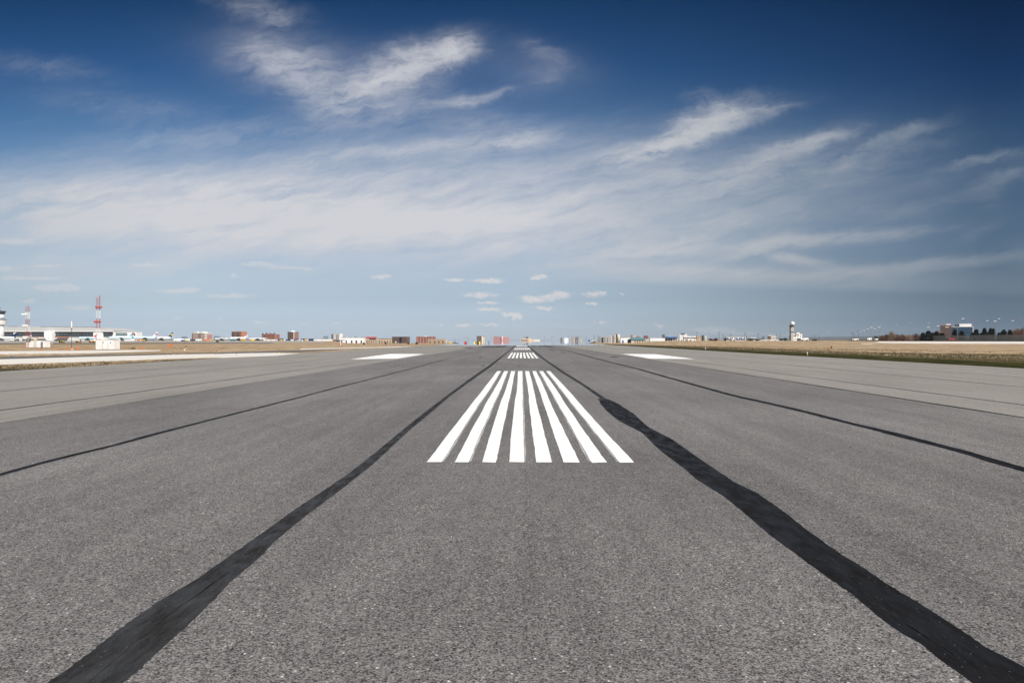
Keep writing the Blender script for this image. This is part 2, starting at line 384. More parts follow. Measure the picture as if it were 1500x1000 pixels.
for n, c, kw in [
    ('white',(0.86,0.85,0.83),{}),('offwhite',(0.66,0.64,0.60),{}),('cream',(0.62,0.55,0.44),{}),('tan',(0.50,0.38,0.26),{}),
    ('brick',(0.34,0.15,0.11),{}),('orangebrick',(0.46,0.20,0.12),{}),('brownbrick',(0.20,0.125,0.095),{}),('darkbrick',(0.12,0.085,0.075),{}),
    ('rosebrick',(0.38,0.20,0.19),{}),('pink',(0.62,0.33,0.31),{}),('glass',(0.018,0.035,0.045),dict(rough=.15,spec=.5)),
    ('tealglass',(0.05,0.13,0.14),dict(rough=.2,spec=.5)),('blueglass',(0.02,0.055,0.13),dict(rough=.2,spec=.5)),('greyglass',(0.16,0.20,0.24),dict(rough=.3)),
    ('grey',(0.28,0.28,0.28),{}),('darkgrey',(0.07,0.07,0.075),{}),('palegrey',(0.50,0.50,0.49),{}),('black',(0.018,0.018,0.02),{}),('steel',(0.22,0.23,0.24),dict(rough=.5)),
    ('red',(0.60,0.04,0.03),{}),('mastred',(0.42,0.085,0.07),{}),('orange',(0.85,0.16,0.03),{}),('amber',(0.85,0.42,0.02),{}),('yellow',(0.82,0.55,0.03),{}),
    ('blue',(0.03,0.12,0.42),{}),('navy',(0.012,0.022,0.10),{}),('skyblue',(0.25,0.50,0.62),{}),('paleblue',(0.60,0.74,0.80),{}),
    ('green',(0.03,0.10,0.07),{}),('tealroof',(0.10,0.26,0.32),{}),('redroof',(0.55,0.02,0.03),{}),('tyre',(0.02,0.02,0.02),{}),
    ('bark',(0.10,0.075,0.055),{}),('twig',(0.17,0.095,0.07),dict(var=.3,scale=3)),('twigtan',(0.30,0.22,0.15),dict(var=.3,scale=3)),
    ('conifer',(0.016,0.026,0.014),dict(var=.5,scale=2)),('shrub',(0.035,0.040,0.020),dict(var=.5,scale=2)),('lens',(0.85,0.86,0.85),dict(rough=.3)),
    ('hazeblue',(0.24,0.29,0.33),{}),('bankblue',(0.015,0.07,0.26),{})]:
    M[n] = mat(n, c, **kw)
def meshwire():
    m = bpy.data.materials.new('chain_link'); m.use_nodes = True; t = m.node_tree
    b = t.nodes['Principled BSDF']; b.inputs['Base Color'].default_value = (0.42, 0.44, 0.43, 1); b.inputs['Roughness'].default_value = 0.6
    c = t.nodes.new('ShaderNodeTexCoord').outputs['Object']; x, y, z = xyz(t, c)
    # diagonal wires 12 cm apart, running both ways
    q1 = ((x + y + z) * 8.0).op('FRACT').op('GREATER_THAN', 0.70); q2 = ((x + y - z) * 8.0).op('FRACT').op('GREATER_THAN', 0.70)
    t.links.new(q1.op('MAXIMUM', q2).v, b.inputs['Alpha'])
    return m
M['wire'] = meshwire()

# ------------------------------------------------------------------ ground
def terrain():
    angs = [a for a in range(-180, -46, 6)] + [-46 + 0.42*i for i in range(220)] + [a for a in range(47, 181, 6)]
    dist = [0.0, 4, 10, 20, 35, 55, 80, 110, 140, 170, 200, 225, 250, 275, 300, 330, 365, 400, 450, 500, 560, 640, 740, 860, 1000, 1200, 1450, 1750, 2100, 2600, 3200, 4200]
    vs = [(0, 0, -0.012)]; fs = []
    for d in dist[1:]:
        for a in angs:
            x, y = d*math.tan(R(a)) if abs(a) < 46.1 else None, d
            if abs(a) < 46.1: vs.append((x, y, zt(x, y) - 0.012))
            else:
                k = 1/max(abs(math.sin(R(a))), abs(math.cos(R(a))))
                px_, py_ = d*math.sin(R(a))*k, d*math.cos(R(a))*k
                vs.append((px_, py_, -0.012))
    n = len(angs)
    for i in range(n - 1): fs.append((0, 1+i+1, 1+i))
    fs.append((0, 1, n))
    for k in range(len(dist)-2):
        o = 1 + k*n
        for i in range(n):
            j = (i+1) % n
            fs.append((o+i, o+j, o+n+j, o+n+i))
    mb = MB(); mb.add(vs, fs)
    o = mb.build('ground', M['straw'], smooth=True)
    return tag(o, kind='structure')
terrain()

def clip_rows(poly, step=12.0):
    return poly
def sheet(name, poly, m, z=0.0, rag=0.0, seg=2.0, drape=False, label=None):
    """a thin sheet on the ground; edges subdivided and roughened"""
    pts = []
    n = len(poly)
    for i in range(n):
        a, b = Vector(poly[i]), Vector(poly[(i+1) % n])
        k = max(1, int((b-a).length / seg)); k = min(k, 400)
        for j in range(k):
            p = a.lerp(b, j/k)
            if rag:
                q = noise.noise_vector(Vector((p.x*0.9/seg, p.y*0.9/seg, i*0.1))) * rag
                p = Vector((p.x + q.x, p.y + q.y))
            pts.append(p)
    mb = MB()
    mb.add([(p.x, p.y, z + (zt(p.x, p.y) if drape else 0)) for p in pts], [tuple(range(len(pts)))])
    o = mb.build(name, m)
    if o.data.polygons[0].normal.z < 0: o.data.flip_normals()
    tag(o, label, None, kind='structure'); return o
def strip(name, lefts, rights, m, z, label=None, kind='structure'):
    """ribbon between two edge lines sampled row by row; a real, very thin layer"""
    mb = MB(); n = len(lefts)
    vs = [(x, y, z) for x, y in lefts] + [(x, y, z) for x, y in rights]
    fs = [(i, n+i, n+i+1, i+1) for i in range(n-1)]
    mb.add(vs, fs); o = mb.build(name, m)
    return tag(o, label, None, kind=kind)
def bandgrid(name, near, far, m, z=0.0, ny=14, label=None, kind='structure'):
    """draped sheet between two pixel polylines (left to right) on the ground"""
    def res(pl, n):
        L = [0]
        for a, b in zip(pl, pl[1:]): L.append(L[-1] + abs(b[0]-a[0]) + 1e-6)
        out = []
        for i in range(n):
            t = L[-1]*i/(n-1); j = max(k for k in range(len(L)-1) if L[k] <= t + 1e-9)
            f = (t-L[j])/(L[j+1]-L[j]); out.append((pl[j][0]+(pl[j+1][0]-pl[j][0])*f, pl[j][1]+(pl[j+1][1]-pl[j][1])*f))
        return out
    n = max(8, int(abs(near[-1][0]-near[0][0])/6)); A, B = res(near, n), res(far, n)
    def gp(px, py):
        d = ray(px, py); t = F*H/max(0.6, (py-VY))
        for _ in range(40):
            zz = zt(d.x*t, t); t2 = (H-zz)/max(-d.z, 1e-4)
            t = t*0.5 + min(t2, 5000)*0.5
        return d.x*t, t
    vs, fs = [], []
    PA = [gp(*a) for a in A]; PB = [gp(*b) for b in B]
    for j in range(ny+1):
        for i in range(n):
            x = PA[i][0]+(PB[i][0]-PA[i][0])*j/ny; y = PA[i][1]+(PB[i][1]-PA[i][1])*j/ny
            r = noise.noise(Vector((x*0.35, y*0.12, 1))) * (0.8 if j in (0, ny) else 0)
            vs.append((x, y + r, zt(x, y) + z))
    for j in range(ny):
        for i in range(n-1): fs.append((j*n+i, j*n+i+1, (j+1)*n+i+1, (j+1)*n+i))
    mb = MB(); mb.add(vs, fs); o = mb.build(name, m)
    return tag(o, label, None, kind=kind)

# pavements: shoulder sheet, then runway sheet, each 4 mm above the one below
XL, XR = -16.6*H, 17.65*H
sheet('shoulder_pavement', [(XL,-40),(XR,-40),(XR,420),(XL,420)], M['shoulder'], 0.0, rag=0.10, seg=3)
sheet('runway', [(-6.25*H,-40),(6.45*H,-40),(6.45*H,420),(-6.25*H,420)], M['runway'], 0.004, rag=0.015, seg=2)

# left side pavements
sheet('taxiway_pavement', [g(-60,531.5), g(0,526.2), g(130,522.5), g(280,518.8), g(400,516.6), g(440,517.4), g(405,521.0), g(315,524.6), g(280,525.4), g(130,530.2), g(0,534.4), g(-60,537.5)], M['concrete'], 0.008, rag=0.05, seg=2)
sheet('taxiway_asphalt', [g(-60,523.4), g(0,522.9), g(130,519.4), g(280,517.0), g(430,513.0), g(500,511.6), g(560,509.6), g(520,510.8), g(440,515.2), g(400,516.4), g(280,518.7), g(130,522.4), g(0,526.1), g(-60,528)], M['taxi'], 0.002, rag=0.05, seg=2)
bandgrid('service_road', [(-60,520.5),(0,519.2),(130,517.4),(190,515.6),(235,513.6)], [(-60,515),(0,514.3),(130,513.2),(190,512.6),(235,512.6)], M['concrete'], 0.0, 4)
bandgrid('perimeter_road', [(-60,504.2),(0,504.2),(140,504.0),(280,503.2),(400,503.0)], [(-60,502.6),(0,502.6),(140,502.4),(280,501.9),(400,501.9)], M['taxi'], 0.02, 3)
bandgrid('apron', [(-120,502.0),(0,502.0),(160,501.2),(330,501.3),(480,501.8)], [(-120,498.9),(0,498.9),(160,498.9),(330,498.9),(470,499.5)], M['apron'], 0.03, 6)
bandgrid('edge_pavement', [(440,512.0),(500,510.6),(600,508.4),(655,507.0)], [(440,510.6),(500,509.4),(600,507.4),(655,506.4)], M['concrete'], 0.012, 3)
# grass verges
bandgrid('grass_verge', [(-60,547.5),(0,543.4),(130,535.4),(280,526.8),(312,524.9)], [(-60,537.6),(0,534.5),(130,530.3),(280,525.5),(312,524.7)], M['olive'], 0.010, 5, kind='stuff')
bandgrid('grass_verge', [(885,504.6),(920,506.8),(1000,511.2),(1100,517.2),(1200,522.8),(1300,528.4),(1400,534.0),(1500,539.6),(1580,544)], [(885,503.6),(920,504.6),(1000,506.4),(1100,509.0),(1200,513.6),(1300,516.2),(1400,517.8),(1500,518.8),(1580,519.5)], M['olive'], 0.004, 10, kind='stuff')
bandgrid('grass_verge', [(885,504.5),(920,506.7),(1000,511.0),(1100,517.0),(1200,522.6),(1300,528.2),(1400,533.8),(1500,539.4),(1580,543.8)], [(885,504.0),(920,505.6),(1000,509.2),(1100,514.0),(1200,518.6),(1300,523.0),(1400,527.5),(1500,532),(1580,536)], M['edge'], 0.010, 5, kind='stuff')
bandgrid('perimeter_road', [(1262,502.0),(1290,502.6),(1400,503.3),(1500,503.6),(1580,503.8)], [(1262,501.6),(1290,501.2),(1400,501.1),(1500,501.0),(1580,501.0)], M['concrete'], 0.02, 3)

# heat shimmer: the layer of hot air that mirrors the sky on the far runway
def shimmer_sheet():
    front = []
    rr = random.Random(5)
    x = XL + 0.2
    while x < XR - 0.2:
        front.append((x, 219 + 10*noise.noise(Vector((x*0.35, 0, 0))) + rr.uniform(-5, 5) + (0.012*(x*x)))); x += 0.9
    poly = front + [(XR-0.2, 330), (gx(877, 2600), 2600), (gx(658, 2600), 2600), (XL+0.2, 330)]
    mb = MB(); mb.add([(x, y, 0.016) for x, y in poly], [tuple(range(len(poly)))])
    tag(mb.build('heat_shimmer', M['mirror']), 'shining mirage of hot air over the far end of the runway', None, kind='structure')
shimmer_sheet()

# ------------------------------------------------------------------ painted markings
def wavy(x0, y, i): 
    return 0.007*noise.noise(Vector((y*0.5, i*3.7, 0.3))) + 0.007*noise.noise(Vector((y*2.3, i*1.7, 5))) + 0.006*noise.noise(Vector((y*9, i*1.7, 5)))
XC = 0.11
def stripes(y0, y1, blk):
    drift = 0.0
    for k in range(8):
        xa = XC + (k-3.5)*0.358
        L, Rr, OL, OR = [], [], [], []
        n = 90
        side = 1 if k < 3 else (-1 if k > 6 else 0)
        for j in range(n+1):
            y = y0 + (y1-y0)*j/n
            com = 0.016*noise.noise(Vector((y*0.22, 0.5, blk*3)))
            hw = 0.097 + 0.006*math.sin(y*0.3+k)
            L.append((xa - hw + com + wavy(0, y, k*2), y)); Rr.append((xa + hw + com + wavy(0, y, k*2+1), y))
            if k in (0,1,3,6,7):
                s2 = -0.03 if k in (6,7) else 0.03
                OL.append((xa - hw + com*0.4 + s2 + wavy(0, y, k*2+40), y+0.08)); OR.append((xa + hw + com*0.4 + s2 + wavy(0, y, k*2+50), y+0.08))
        for E, sd in ((L, 0), (Rr, 1)):     # brush-ragged ends
            E[0] = (E[0][0], E[0][1] + 0.07*noise.noise(Vector((k*1.9+sd*.8, blk, 3)))); E[-1] = (E[-1][0], E[-1][1] + 0.3*noise.noise(Vector((k*1.9+sd*.8, blk, 9))))
        if OL: strip('worn_marking', OL, OR, M['oldpaint'], 0.0075)
        strip('centreline_marking', L, Rr, M['paint'], 0.011)
for b, (y0, y1) in enumerate([(10.08,39.6),(67.4,97.2),(125,155),(183,213)]): stripes(y0, y1, b)

def side_patch(pts):
    sheet('touchdown_marking', [g(*p) for p in pts], M['paint'], 0.012, rag=0.10, seg=0.8)
side_patch([(514,526.2),(582,525.2),(622,518.5),(571,518.3)])
side_patch([(910.5,518.2),(961,518.9),(1018,525.9),(953,525.3)])

# crack sealer
def poly_edge(pxs, n=None, rag=0.012, seed=0):
    pts = [g(*p) for p in pxs]; out = []
    for (xa, ya), (xb, yb) in zip(pts, pts[1:]):
        k = max(1, min(60, int(abs(yb-ya)/0.05)))
        for j in range(k): out.append((xa+(xb-xa)*j/k, ya+(yb-ya)*j/k))
    out.append(pts[-1])
    return out
def resample(e, ys):
    out = []
    e = sorted(e, key=lambda p: p[1])
    for y in ys:
        for a, b in zip(e, e[1:]):
            if a[1] <= y <= b[1] + 1e-9:
                f = (y-a[1])/max(1e-9, b[1]-a[1]); out.append(a[0]+(b[0]-a[0])*f); break
        else: out.append(e[0][0] if y < e[0][1] else e[-1][0])
    return out
def seal(name, lp, rp, m, z, rag=0.012, seed=0, ymax=400, near=True):
    l, r_ = poly_edge(lp), poly_edge(rp)
    if near:                                    # the seam runs on past the camera
        for e in (l, r_): q = min(e, key=lambda p: p[1]); e.append((q[0] + 0.05, 0.5)); e.append((q[0] - 0.03, -4.0)); e.append((q[0], -14.0))
    y0 = min(min(p[1] for p in l), min(p[1] for p in r_)); y1 = min(ymax, max(max(p[1] for p in l), max(p[1] for p in r_)))
    ys = []; y = y0
    while y < y1: ys.append(y); y += 0.012*max(1, y/2.5)
    ys.append(y1)
    la, ra = resample(l, ys), resample(r_, ys)
    def jit(y, s): 
        sc = 1.0
        return rag*(noise.noise(Vector((y*6, s, seed))) + 0.7*noise.noise(Vector((y*22, s, seed))) + 0.5*noise.noise(Vector((y*70, s, seed)))) + rag*0.8*noise.noise(Vector((y*1.1, s, seed)))
    for _ in range(4): la = [la[0]] + [(a+2*b+c)/4 for a, b, c in zip(la, la[1:], la[2:])] + [la[-1]]; ra = [ra[0]] + [(a+2*b+c)/4 for a, b, c in zip(ra, ra[1:], ra[2:])] + [ra[-1]]
    L = [(x + jit(y, 1), y) for x, y in zip(la, ys)]; Rr = [(x + jit(y, 9), y) for x, y in zip(ra, ys)]
    return strip(name, L, Rr, m, z)
seal('crack_seal', [(20,1040),(72,1000),(127,960),(180,918),(230,883),(287,850),(317,828),(383,782),(437,743),(500,702),(545,667),(600,621.5),(623,603.2),(658,576.5),(693,551),(717,534.5),(738,519),(749,510.5),(755,505.5)],
                   [(120,1040),(183,1000),(240,948),(283,910),(307,885),(337,853),(377,820),(403,793),(447,757),(500,717),(550,677),(600,630),(630,605.6),(658,581.5),(694,555),(719.5,537),(740.5,519),(751,510.5),(756.5,505.5)], M['oldseal'], 0.0062, 0.008, 1)
seal('crack_seal', [(1470,1035),(1420,997),(1379,968.5),(1343,940),(1322,929.5),(1289,905.5),(1252,873),(1200,837),(1133,788),(1097,757),(1060,727),(1020,702),(1002,686),(967,660),(941,634),(906,616),(889,602),(880,592),(878,587)],
                   [(1570,1035),(1530,1000),(1500,977),(1473,963),(1450,952),(1397,916),(1337,878.5),(1290,850),(1267,833),(1233,813),(1177,773),(1153,753),(1110,723),(1075,706),(1023,671),(984,643),(950,626),(928,606),(905,591),(892,585),(886,584.3)], M['seal'], 0.0062, 0.007, 2)
seal('crack_seal', [(880,584),(852,564),(823,546),(795,526),(775.5,509.5),(771,505.5)], [(888,584),(858,564),(829,546),(798.5,526),(778,509.5),(772.5,505.5)], M['oldseal'], 0.0062, 0.012, 3, near=False)
def thinseam(name, pxs, w_, m, z, seed, rag=0.006):
    pts = [g(*p) for p in pxs]; pts = [(pts[0][0], -14.0), (pts[0][0] + 0.04, 0.0)] + pts; L = [(x-w_/2, y) for x, y in pts]; Rr = [(x+w_/2, y) for x, y in pts]
    ys = []; y = L[0][1]
    while y < L[-1][1]: ys.append(y); y += 0.05*max(1, y/6)
    la, ra = resample(L, ys), resample(Rr, ys)
    j = lambda y, s: rag*(noise.noise(Vector((y*2, s, seed)))*2 + noise.noise(Vector((y*9, s, seed)))) + 0.25*w_*noise.noise(Vector((y*.5, s, seed)))
    wob = lambda y: 0.03*noise.noise(Vector((y*0.25, 7, seed)))
    strip(name, [(x + j(y,1) + wob(y), y) for x, y in zip(la, ys)], [(x + j(y,5) + wob(y), y) for x, y in zip(ra, ys)], m, z)
def lineX(xo, y0=2.0, y1=330.0, n=60): 
    return [(xo, y0 * (y1/y0)**(i/(n-1))) for i in range(n)]
def seamX(name, xo, w_, m, z, seed, y0=-14.0, y1=230.0, rag=0.006):
    ys = []; y = y0
    while y < y1: ys.append(y); y += 0.05*max(1, y/6)
    j = lambda y, s: rag*(noise.noise(Vector((y*2, s, seed)))*2 + noise.noise(Vector((y*9, s, seed)))) + 0.3*w_*noise.noise(Vector((y*.4, s, seed)))
    wob = lambda y: 0.05*noise.noise(Vector((y*0.18, 7, seed)))
    strip(name, [(xo-w_/2 + j(y,1) + wob(y), y) for y in ys], [(xo+w_/2 + j(y,5) + wob(y), y) for y in ys], m, z)
thinseam('crack_seal', [(-60,715),(0,696),(53,680.5),(107,666.5),(171,651.5),(224,637),(320,612.2),(400,592),(500,566),(600,540.5),(655,525.5),(700,514.5),(728,507.2)], 0.115, M['seal'], 0.0085, 11)
thinseam('crack_seal', [(1560,706),(1500,688),(1413,662),(1327,640.5),(1240,618.5),(1153,597),(1067,577.5),(1000,559),(937,541),(880,527),(835,515),(805,508)], 0.20, M['seal'], 0.0085, 12, 0.012)
seamX('pavement_joint', -6.25*H, 0.03, M['oldseal'], 0.0085, 21)
seamX('pavement_joint', 6.45*H, 0.11, M['seal'], 0.0085, 22)
seamX('pavement_joint', -7.38*H, 0.09, M['seal'], 0.0045, 23)
seamX('pavement_joint', -10.1*H, 0.07, M['seal'], 0.0045, 24, rag=.01)
seamX('pavement_joint', -12.5*H, 0.06, M['oldseal'], 0.0045, 25, rag=.015)
seamX('pavement_joint', 7.7*H, 0.07, M['seal'], 0.0045, 26)
seamX('pavement_joint', 10.6*H, 0.075, M['seal'], 0.0045, 27, rag=.01)
seamX('pavement_joint', 13.3*H, 0.06, M['oldseal'], 0.0045, 28, rag=.015)
# tyre marks near the touchdown area
rr = random.Random(3)
for (px, py, wpx, L) in [(712,508.0,14,26),(730,507.4,22,30),(738,507.0,6,30),(783,507.2,8,24),(797,507.1,18,26),(804,507.4,10,22),(808,512.0,7,8),(704,524,4,4),(900,523,14,3.5),(825,516.5,5,5),(708,535.5,4,1.6),(760,536,3,1.5),(770,536.5,3,1.2),(688,509,14,16)]:
    x, y = g(px, py); hw = wpx/2*y/F
    sheet('tyre_mark', [(x-hw, y-L/2), (x+hw*.6, y-L/2-0.5), (x+hw, y+L/2), (x-hw*.6, y+L/2+0.4)], M['rubber'], 0.0088, rag=hw*0.45, seg=max(0.3, hw*0.5))
# the open joint in the middle of the two broad sealed seams, with its pale dust lips
def joint(pxs, w_, m, seed, z=0.0078):
    e = poly_edge(pxs); e = sorted(e, key=lambda p: p[1]); ys = []; y = e[0][1]
    while y < e[-1][1]: ys.append(y); y += 0.02*max(1, y/4)
    xs = resample(e, ys)
    ww = lambda y: w_*(0.35 + 0.9*abs(noise.noise(Vector((y*2.7, 4, seed)))))
    wob = lambda y: 0.010*noise.noise(Vector((y*3, 0, seed))) + 0.03*noise.noise(Vector((y*0.6, 0, seed)))
    strip('crack', [(x - ww(y) + wob(y), y) for x, y in zip(xs, ys)], [(x + ww(y) + wob(y), y) for x, y in zip(xs, ys)], m, z)
M['void'] = mat('open_crack', (0.004,0.004,0.005), 0.95, spec=0.0)
M['dust'] = mat('dusty_lip', (0.030,0.029,0.029), 0.95, spec=0.0, var=.4, scale=6)
joint([(240,908),(283,876),(330,842)], 0.005, M['void'], 4)
joint([(1400,960),(1365,937),(1330,915)], 0.004, M['void'], 5)
joint([(118,1010),(190,945),(250,905)], 0.006, M['dust'], 6, 0.0074)
joint([(1390,960),(1345,925),(1290,890),(1265,868)], 0.006, M['dust'], 8, 0.0074)

# grass blades standing on the verges: nobody could count them
def tufts(name, region, n, m, h0, h1, seed, cols=None):
    rr = random.Random(seed); mb = MB(); vs, fs = [], []
    made = 0
    while made < n:
        x, y = region(rr)
        if x is None: continue
        for q in range(rr.randint(3, 6)):
            bx, by = x + rr.uniform(-.12, .12), y + rr.uniform(-.25, .25); z = zt(bx, by)
            h = rr.uniform(h0, h1); a = rr.uniform(0, math.pi); w_ = rr.uniform(.012, .03); lx, ly = rr.uniform(-.5, .5)*h, rr.uniform(-.5, .5)*h
            o = len(vs); vs += [(bx-math.cos(a)*w_, by-math.sin(a)*w_, z), (bx+math.cos(a)*w_, by+math.sin(a)*w_, z), (bx+lx, by+ly, z+h)]
            fs.append((o, o+1, o+2)); made += 1
    mb.add(vs, fs); return tag(mb.build(name, m), kind='stuff')
def reg_right(a, b, pw=1.0):
    def f(rr):
        y = 36 + 190*rr.random()**1.6; return XR + (a + (b-a)*rr.random()**pw), y
    return f
def reg_left(rr):
    y = 42 + 26*rr.random(); t = rr.random(); x1 = XL - 0.1; x0 = -33.4 + (y-49.5)*(6.4/19.5)
    if x0 > x1: return None, None
    return x1 + (x0-x1)*t, y
tufts('grass_tufts', reg_right(0.1, 11, 1.0), 11000, M['olive'], .02, .05, 1)
tufts('grass_tufts', reg_right(8, 34, 1.2), 24000, M['straw'], .06, .18, 2)
tufts('grass_tufts', reg_right(0.0, 0.8), 6000, M['edge'], .02, .06, 3)
tufts('grass_tufts', reg_left, 7000, M['straw'], .03, .09, 4)
def reg_left2(rr):
    y = 75 + 110*rr.random(); px = rr.uniform(-60, 330); x = gx(px, y)
    yp = VY + F*H/y
    if (yp > 512.6 and yp < 518.6) or yp > 519.3 + 0 and yp > 523 - px*0.02: return None, None
    return x, y
tufts('grass_tufts', reg_left2, 16000, M['straw'], .06, .16, 5)

# =================================================================== THINGS
# ---------------------------------------------------------------- buildings
def block(name, label, cat, x0, x1, ytop, D, wall, rot=0.0, ratio=0.6, group=None, base=None, roofm=None, roof_h=0.5, parapet=True):
    """an oblong building whose front spans photo columns x0..x1 at distance D; returns (root, w, d, h)"""
    W = gx(x1, D) - gx(x0, D); r = abs(rot); w_ = W/(math.cos(r) + ratio*math.sin(r)); d_ = w_*ratio
    cx = gx((x0+x1)/2, D); zb = base_z((x0+x1)/2, D) if base is None else base
    h = hz(ytop, D) - zb
    root = thing(name, label, cat, (cx, D + (w_*math.sin(r) + d_*math.cos(r))/2, zb), rot, group)
    MB().box(-w_/2, w_/2, -d_/2, d_/2, -0.4, h).build('wall', M[wall], root)
    if parapet:
        t = MB(); t.box(-w_/2-.12, w_/2+.12, -d_/2-.12, d_/2+.12, h, h+roof_h); t.build('roof', M[roofm or wall], root)
    return root, w_, d_, h
def windows(root, w_, d_, h, rows, cols, m='glass', faces='fr', ww=0.6, wh=0.6, z0=0.06, z1=0.97, frame=None, margin=0.04):
    """separate window parts: one mesh per face kind, copied over the grid"""
    for fc in faces:
        span = w_ if fc in 'fb' else d_; nc = cols if fc in 'fb' else max(1, int(round(cols*d_/w_)))
        cw = span*(1-2*margin)/nc; rh = h*(z1-z0)/rows
        mb = MB()
        if fc in 'fb': mb.box(-cw*ww/2, cw*ww/2, -.05, .05, -rh*wh/2, rh*wh/2)
        else: mb.box(-.05, .05, -cw*ww/2, cw*ww/2, -rh*wh/2, rh*wh/2)
        src = None
        for i in range(nc):
            for j in range(rows):
                if src is None: o = src = mb.build('window', M[m], root)
                else: o = src.copy(); COL.objects.link(o); o.parent = root
                q = -span/2 + span*margin + (i+.5)*cw; z = h*z0 + (j+.5)*rh
                o.location = {'f': (q, -d_/2-.02, z), 'b': (q, d_/2+.02, z), 'r': (w_/2+.02, q, z), 'l': (-w_/2-.02, q, z)}[fc]
def part(root, name, m, *boxes, parent=None):
    mb = MB()
    for b in boxes: mb.box(*b)
    return mb.build(name, M[m], parent or root)
ROT = R(-28)

# control tower at the left margin
D = 1300; k = D/F
t = thing('control_tower', 'white control tower with flared dark cab, cut by the left edge of the photo', 'control tower', (gx(0.5, D), D, 0))
z = lambda py: hz(py, D)
MB().lathe([(5.2*k, -1), (4.7*k, z(481)), (4.4*k, z(470))], 20).build('shaft', M['white'], t, True)
MB().lathe([(4.6*k, z(476)), (7.4*k, z(475)), (7.6*k, z(469)), (6.6*k, z(468.4))], 20).build('lower_deck', M['offwhite'], t)
MB().lathe([(7.7*k, z(468.4)), (7.7*k, z(467.0)), (6.5*k, z(466.8))], 20).build('gallery', M['steel'], t)
MB().lathe([(4.6*k, z(466.8)), (4.9*k, z(460))], 20).build('cab_wall', M['white'], t, True)
MB().lathe([(5.4*k, z(460)), (6.9*k, z(456.5))], 12).build('cab_glazing', M['glass'], t)
MB().lathe([(7.2*k, z(456.5)), (7.6*k, z(455.2)), (2, z(454.6))], 12).build('roof', M['darkgrey'], t)
MB().bar((0,0,z(454.6)), (0,0,z(449)), .4).build('antenna', M['steel'], t)

# terminal
D = 1400; k = D/F
x0, x1 = gx(3, D), gx(166, D); W = x1 - x0; z = lambda py: hz(py, D)
t = thing('terminal_building', 'long low white airport terminal with curved roof over dark glass beyond the left apron', 'terminal', (x0, D, 0))
def roofz(f): return z(478.2 + 1.2*f + 4.2*max(0, (f-.78)/.22)**2)
mb = MB(); n = 30; prof = [(W*i/n, roofz(i/n)) for i in range(n+1)] + [(W + 6, z(484.6)), (W, z(485.0)), (0, z(485.0))]
mb.extry(prof, -2.5, 90).build('roof', M['palegrey'], t)
part(t, 'fascia', 'offwhite', (0, W+2, -3.2, -2.5, z(485.8), z(484.0)))
part(t, 'wall', 'offwhite', (0, W, 1.5, 88, -0.5, z(492.2)), (0, W, 1.5, 88, z(492.2), z(485.0)))
for a, b in ((6,20.5),(25,43),(47,70.5),(81.5,104),(105,120),(120.6,137),(152,163.5)):
    a, b = (gx(a, D)-x0), (gx(b, D)-x0)
    o = part(t, 'window_wall', 'glass', (a, b, -.4, 1.4, z(492.0), z(485.9)))
    mu = MB(); nn = max(3, int((b-a)/5))
    for i in range(1, nn): mu.box(a+(b-a)*i/nn-.12, a+(b-a)*i/nn+.12, -.6, -.42, z(492.0), z(485.9))
    mu.box(a, b, -.62, -.45, z(489.2), z(488.8)); mu.build('mullions', M['steel'], o)
for a, b in ((70.5,81.5),):
    part(t, 'pier', 'white', (gx(a,D)-x0, gx(b,D)-x0, -12, 1.4, -.4, z(484.8)))
part(t, 'pier', 'offwhite', (gx(20.6,D)-x0, gx(24.8,D)-x0, -2, 1.4, -.4, z(485.9)))
part(t, 'pier', 'white', (gx(137.5,D)-x0, gx(151.5,D)-x0, -2, 1.4, -.4, z(485.9)))
for q in (9, 28, 55, 69, 77, 86, 95, 105, 116, 129):
    x = gx(q, D)-x0; part(t, 'skylight', 'steel', (x-1.6, x+1.6, 8, 30, roofz(x/W), roofz(x/W)+1.3))
for a, b in ((36,45),(56,67),(84,100)):
    part(t, 'boarding_gate', 'brick', (gx(a,D)-x0, gx(b,D)-x0, -8, 1.4, z(494.6), z(492.6)))
b_, w_, d_, h_ = block('terminal_wing', 'white terminal wing with teal ribbon windows right of the long curved roof', 'terminal', 166, 200, 486.2, 1380, 'white', 0, .5)
z = lambda py: hz(py, 1380)
for a, b in ((169.5,186.5),):
    for y0_, y1_ in ((487.2,488.9),(489.6,491.4)):
        part(b_, 'window_band', 'tealglass', (gx(a,1380)-gx(183,1380), gx(b,1380)-gx(183,1380), -d_/2-.3, -d_/2-.02, z(y1_), z(y0_)))
part(b_, 'rooftop_plant', 'grey', (-8, -2, -2, 4, h_+.5, h_+2.5))
for q in (193.5, 197.4):
    part(b_, 'window', 'black', (gx(q-.8,1380)-gx(183,1380), gx(q+.8,1380)-gx(183,1380), -d_/2-.3, -d_/2-.02, z(491.6), z(488.2)))

# jet bridges below the terminal
for i, (px, lab) in enumerate([(30,'white jet bridge left of the short antenna tower'),(62,'white jet bridge right of the short antenna tower'),(122,'white jet bridge just left of the tall red and white mast'),(178,'white jet bridge under the terminal wing')]):
    D = 1340; t = thing('jet_bridge', lab, 'jet bridge', (gx(px,D), D, 0), 0, 'jet bridges along the terminal')
    part(t, 'tunnel', 'offwhite', (-7, 7, -1.4, 1.4, 3.6, 6.2)); part(t, 'cabin', 'white', (6.9, 10.5, -2, 2, 3.2, 6.6))
    part(t, 'leg', 'darkgrey', (3.6, 4.2, -.8, .8, 0, 3.6)); part(t, 'leg', 'darkgrey', (-5, -4, -.8, .8, 0, 3.6))

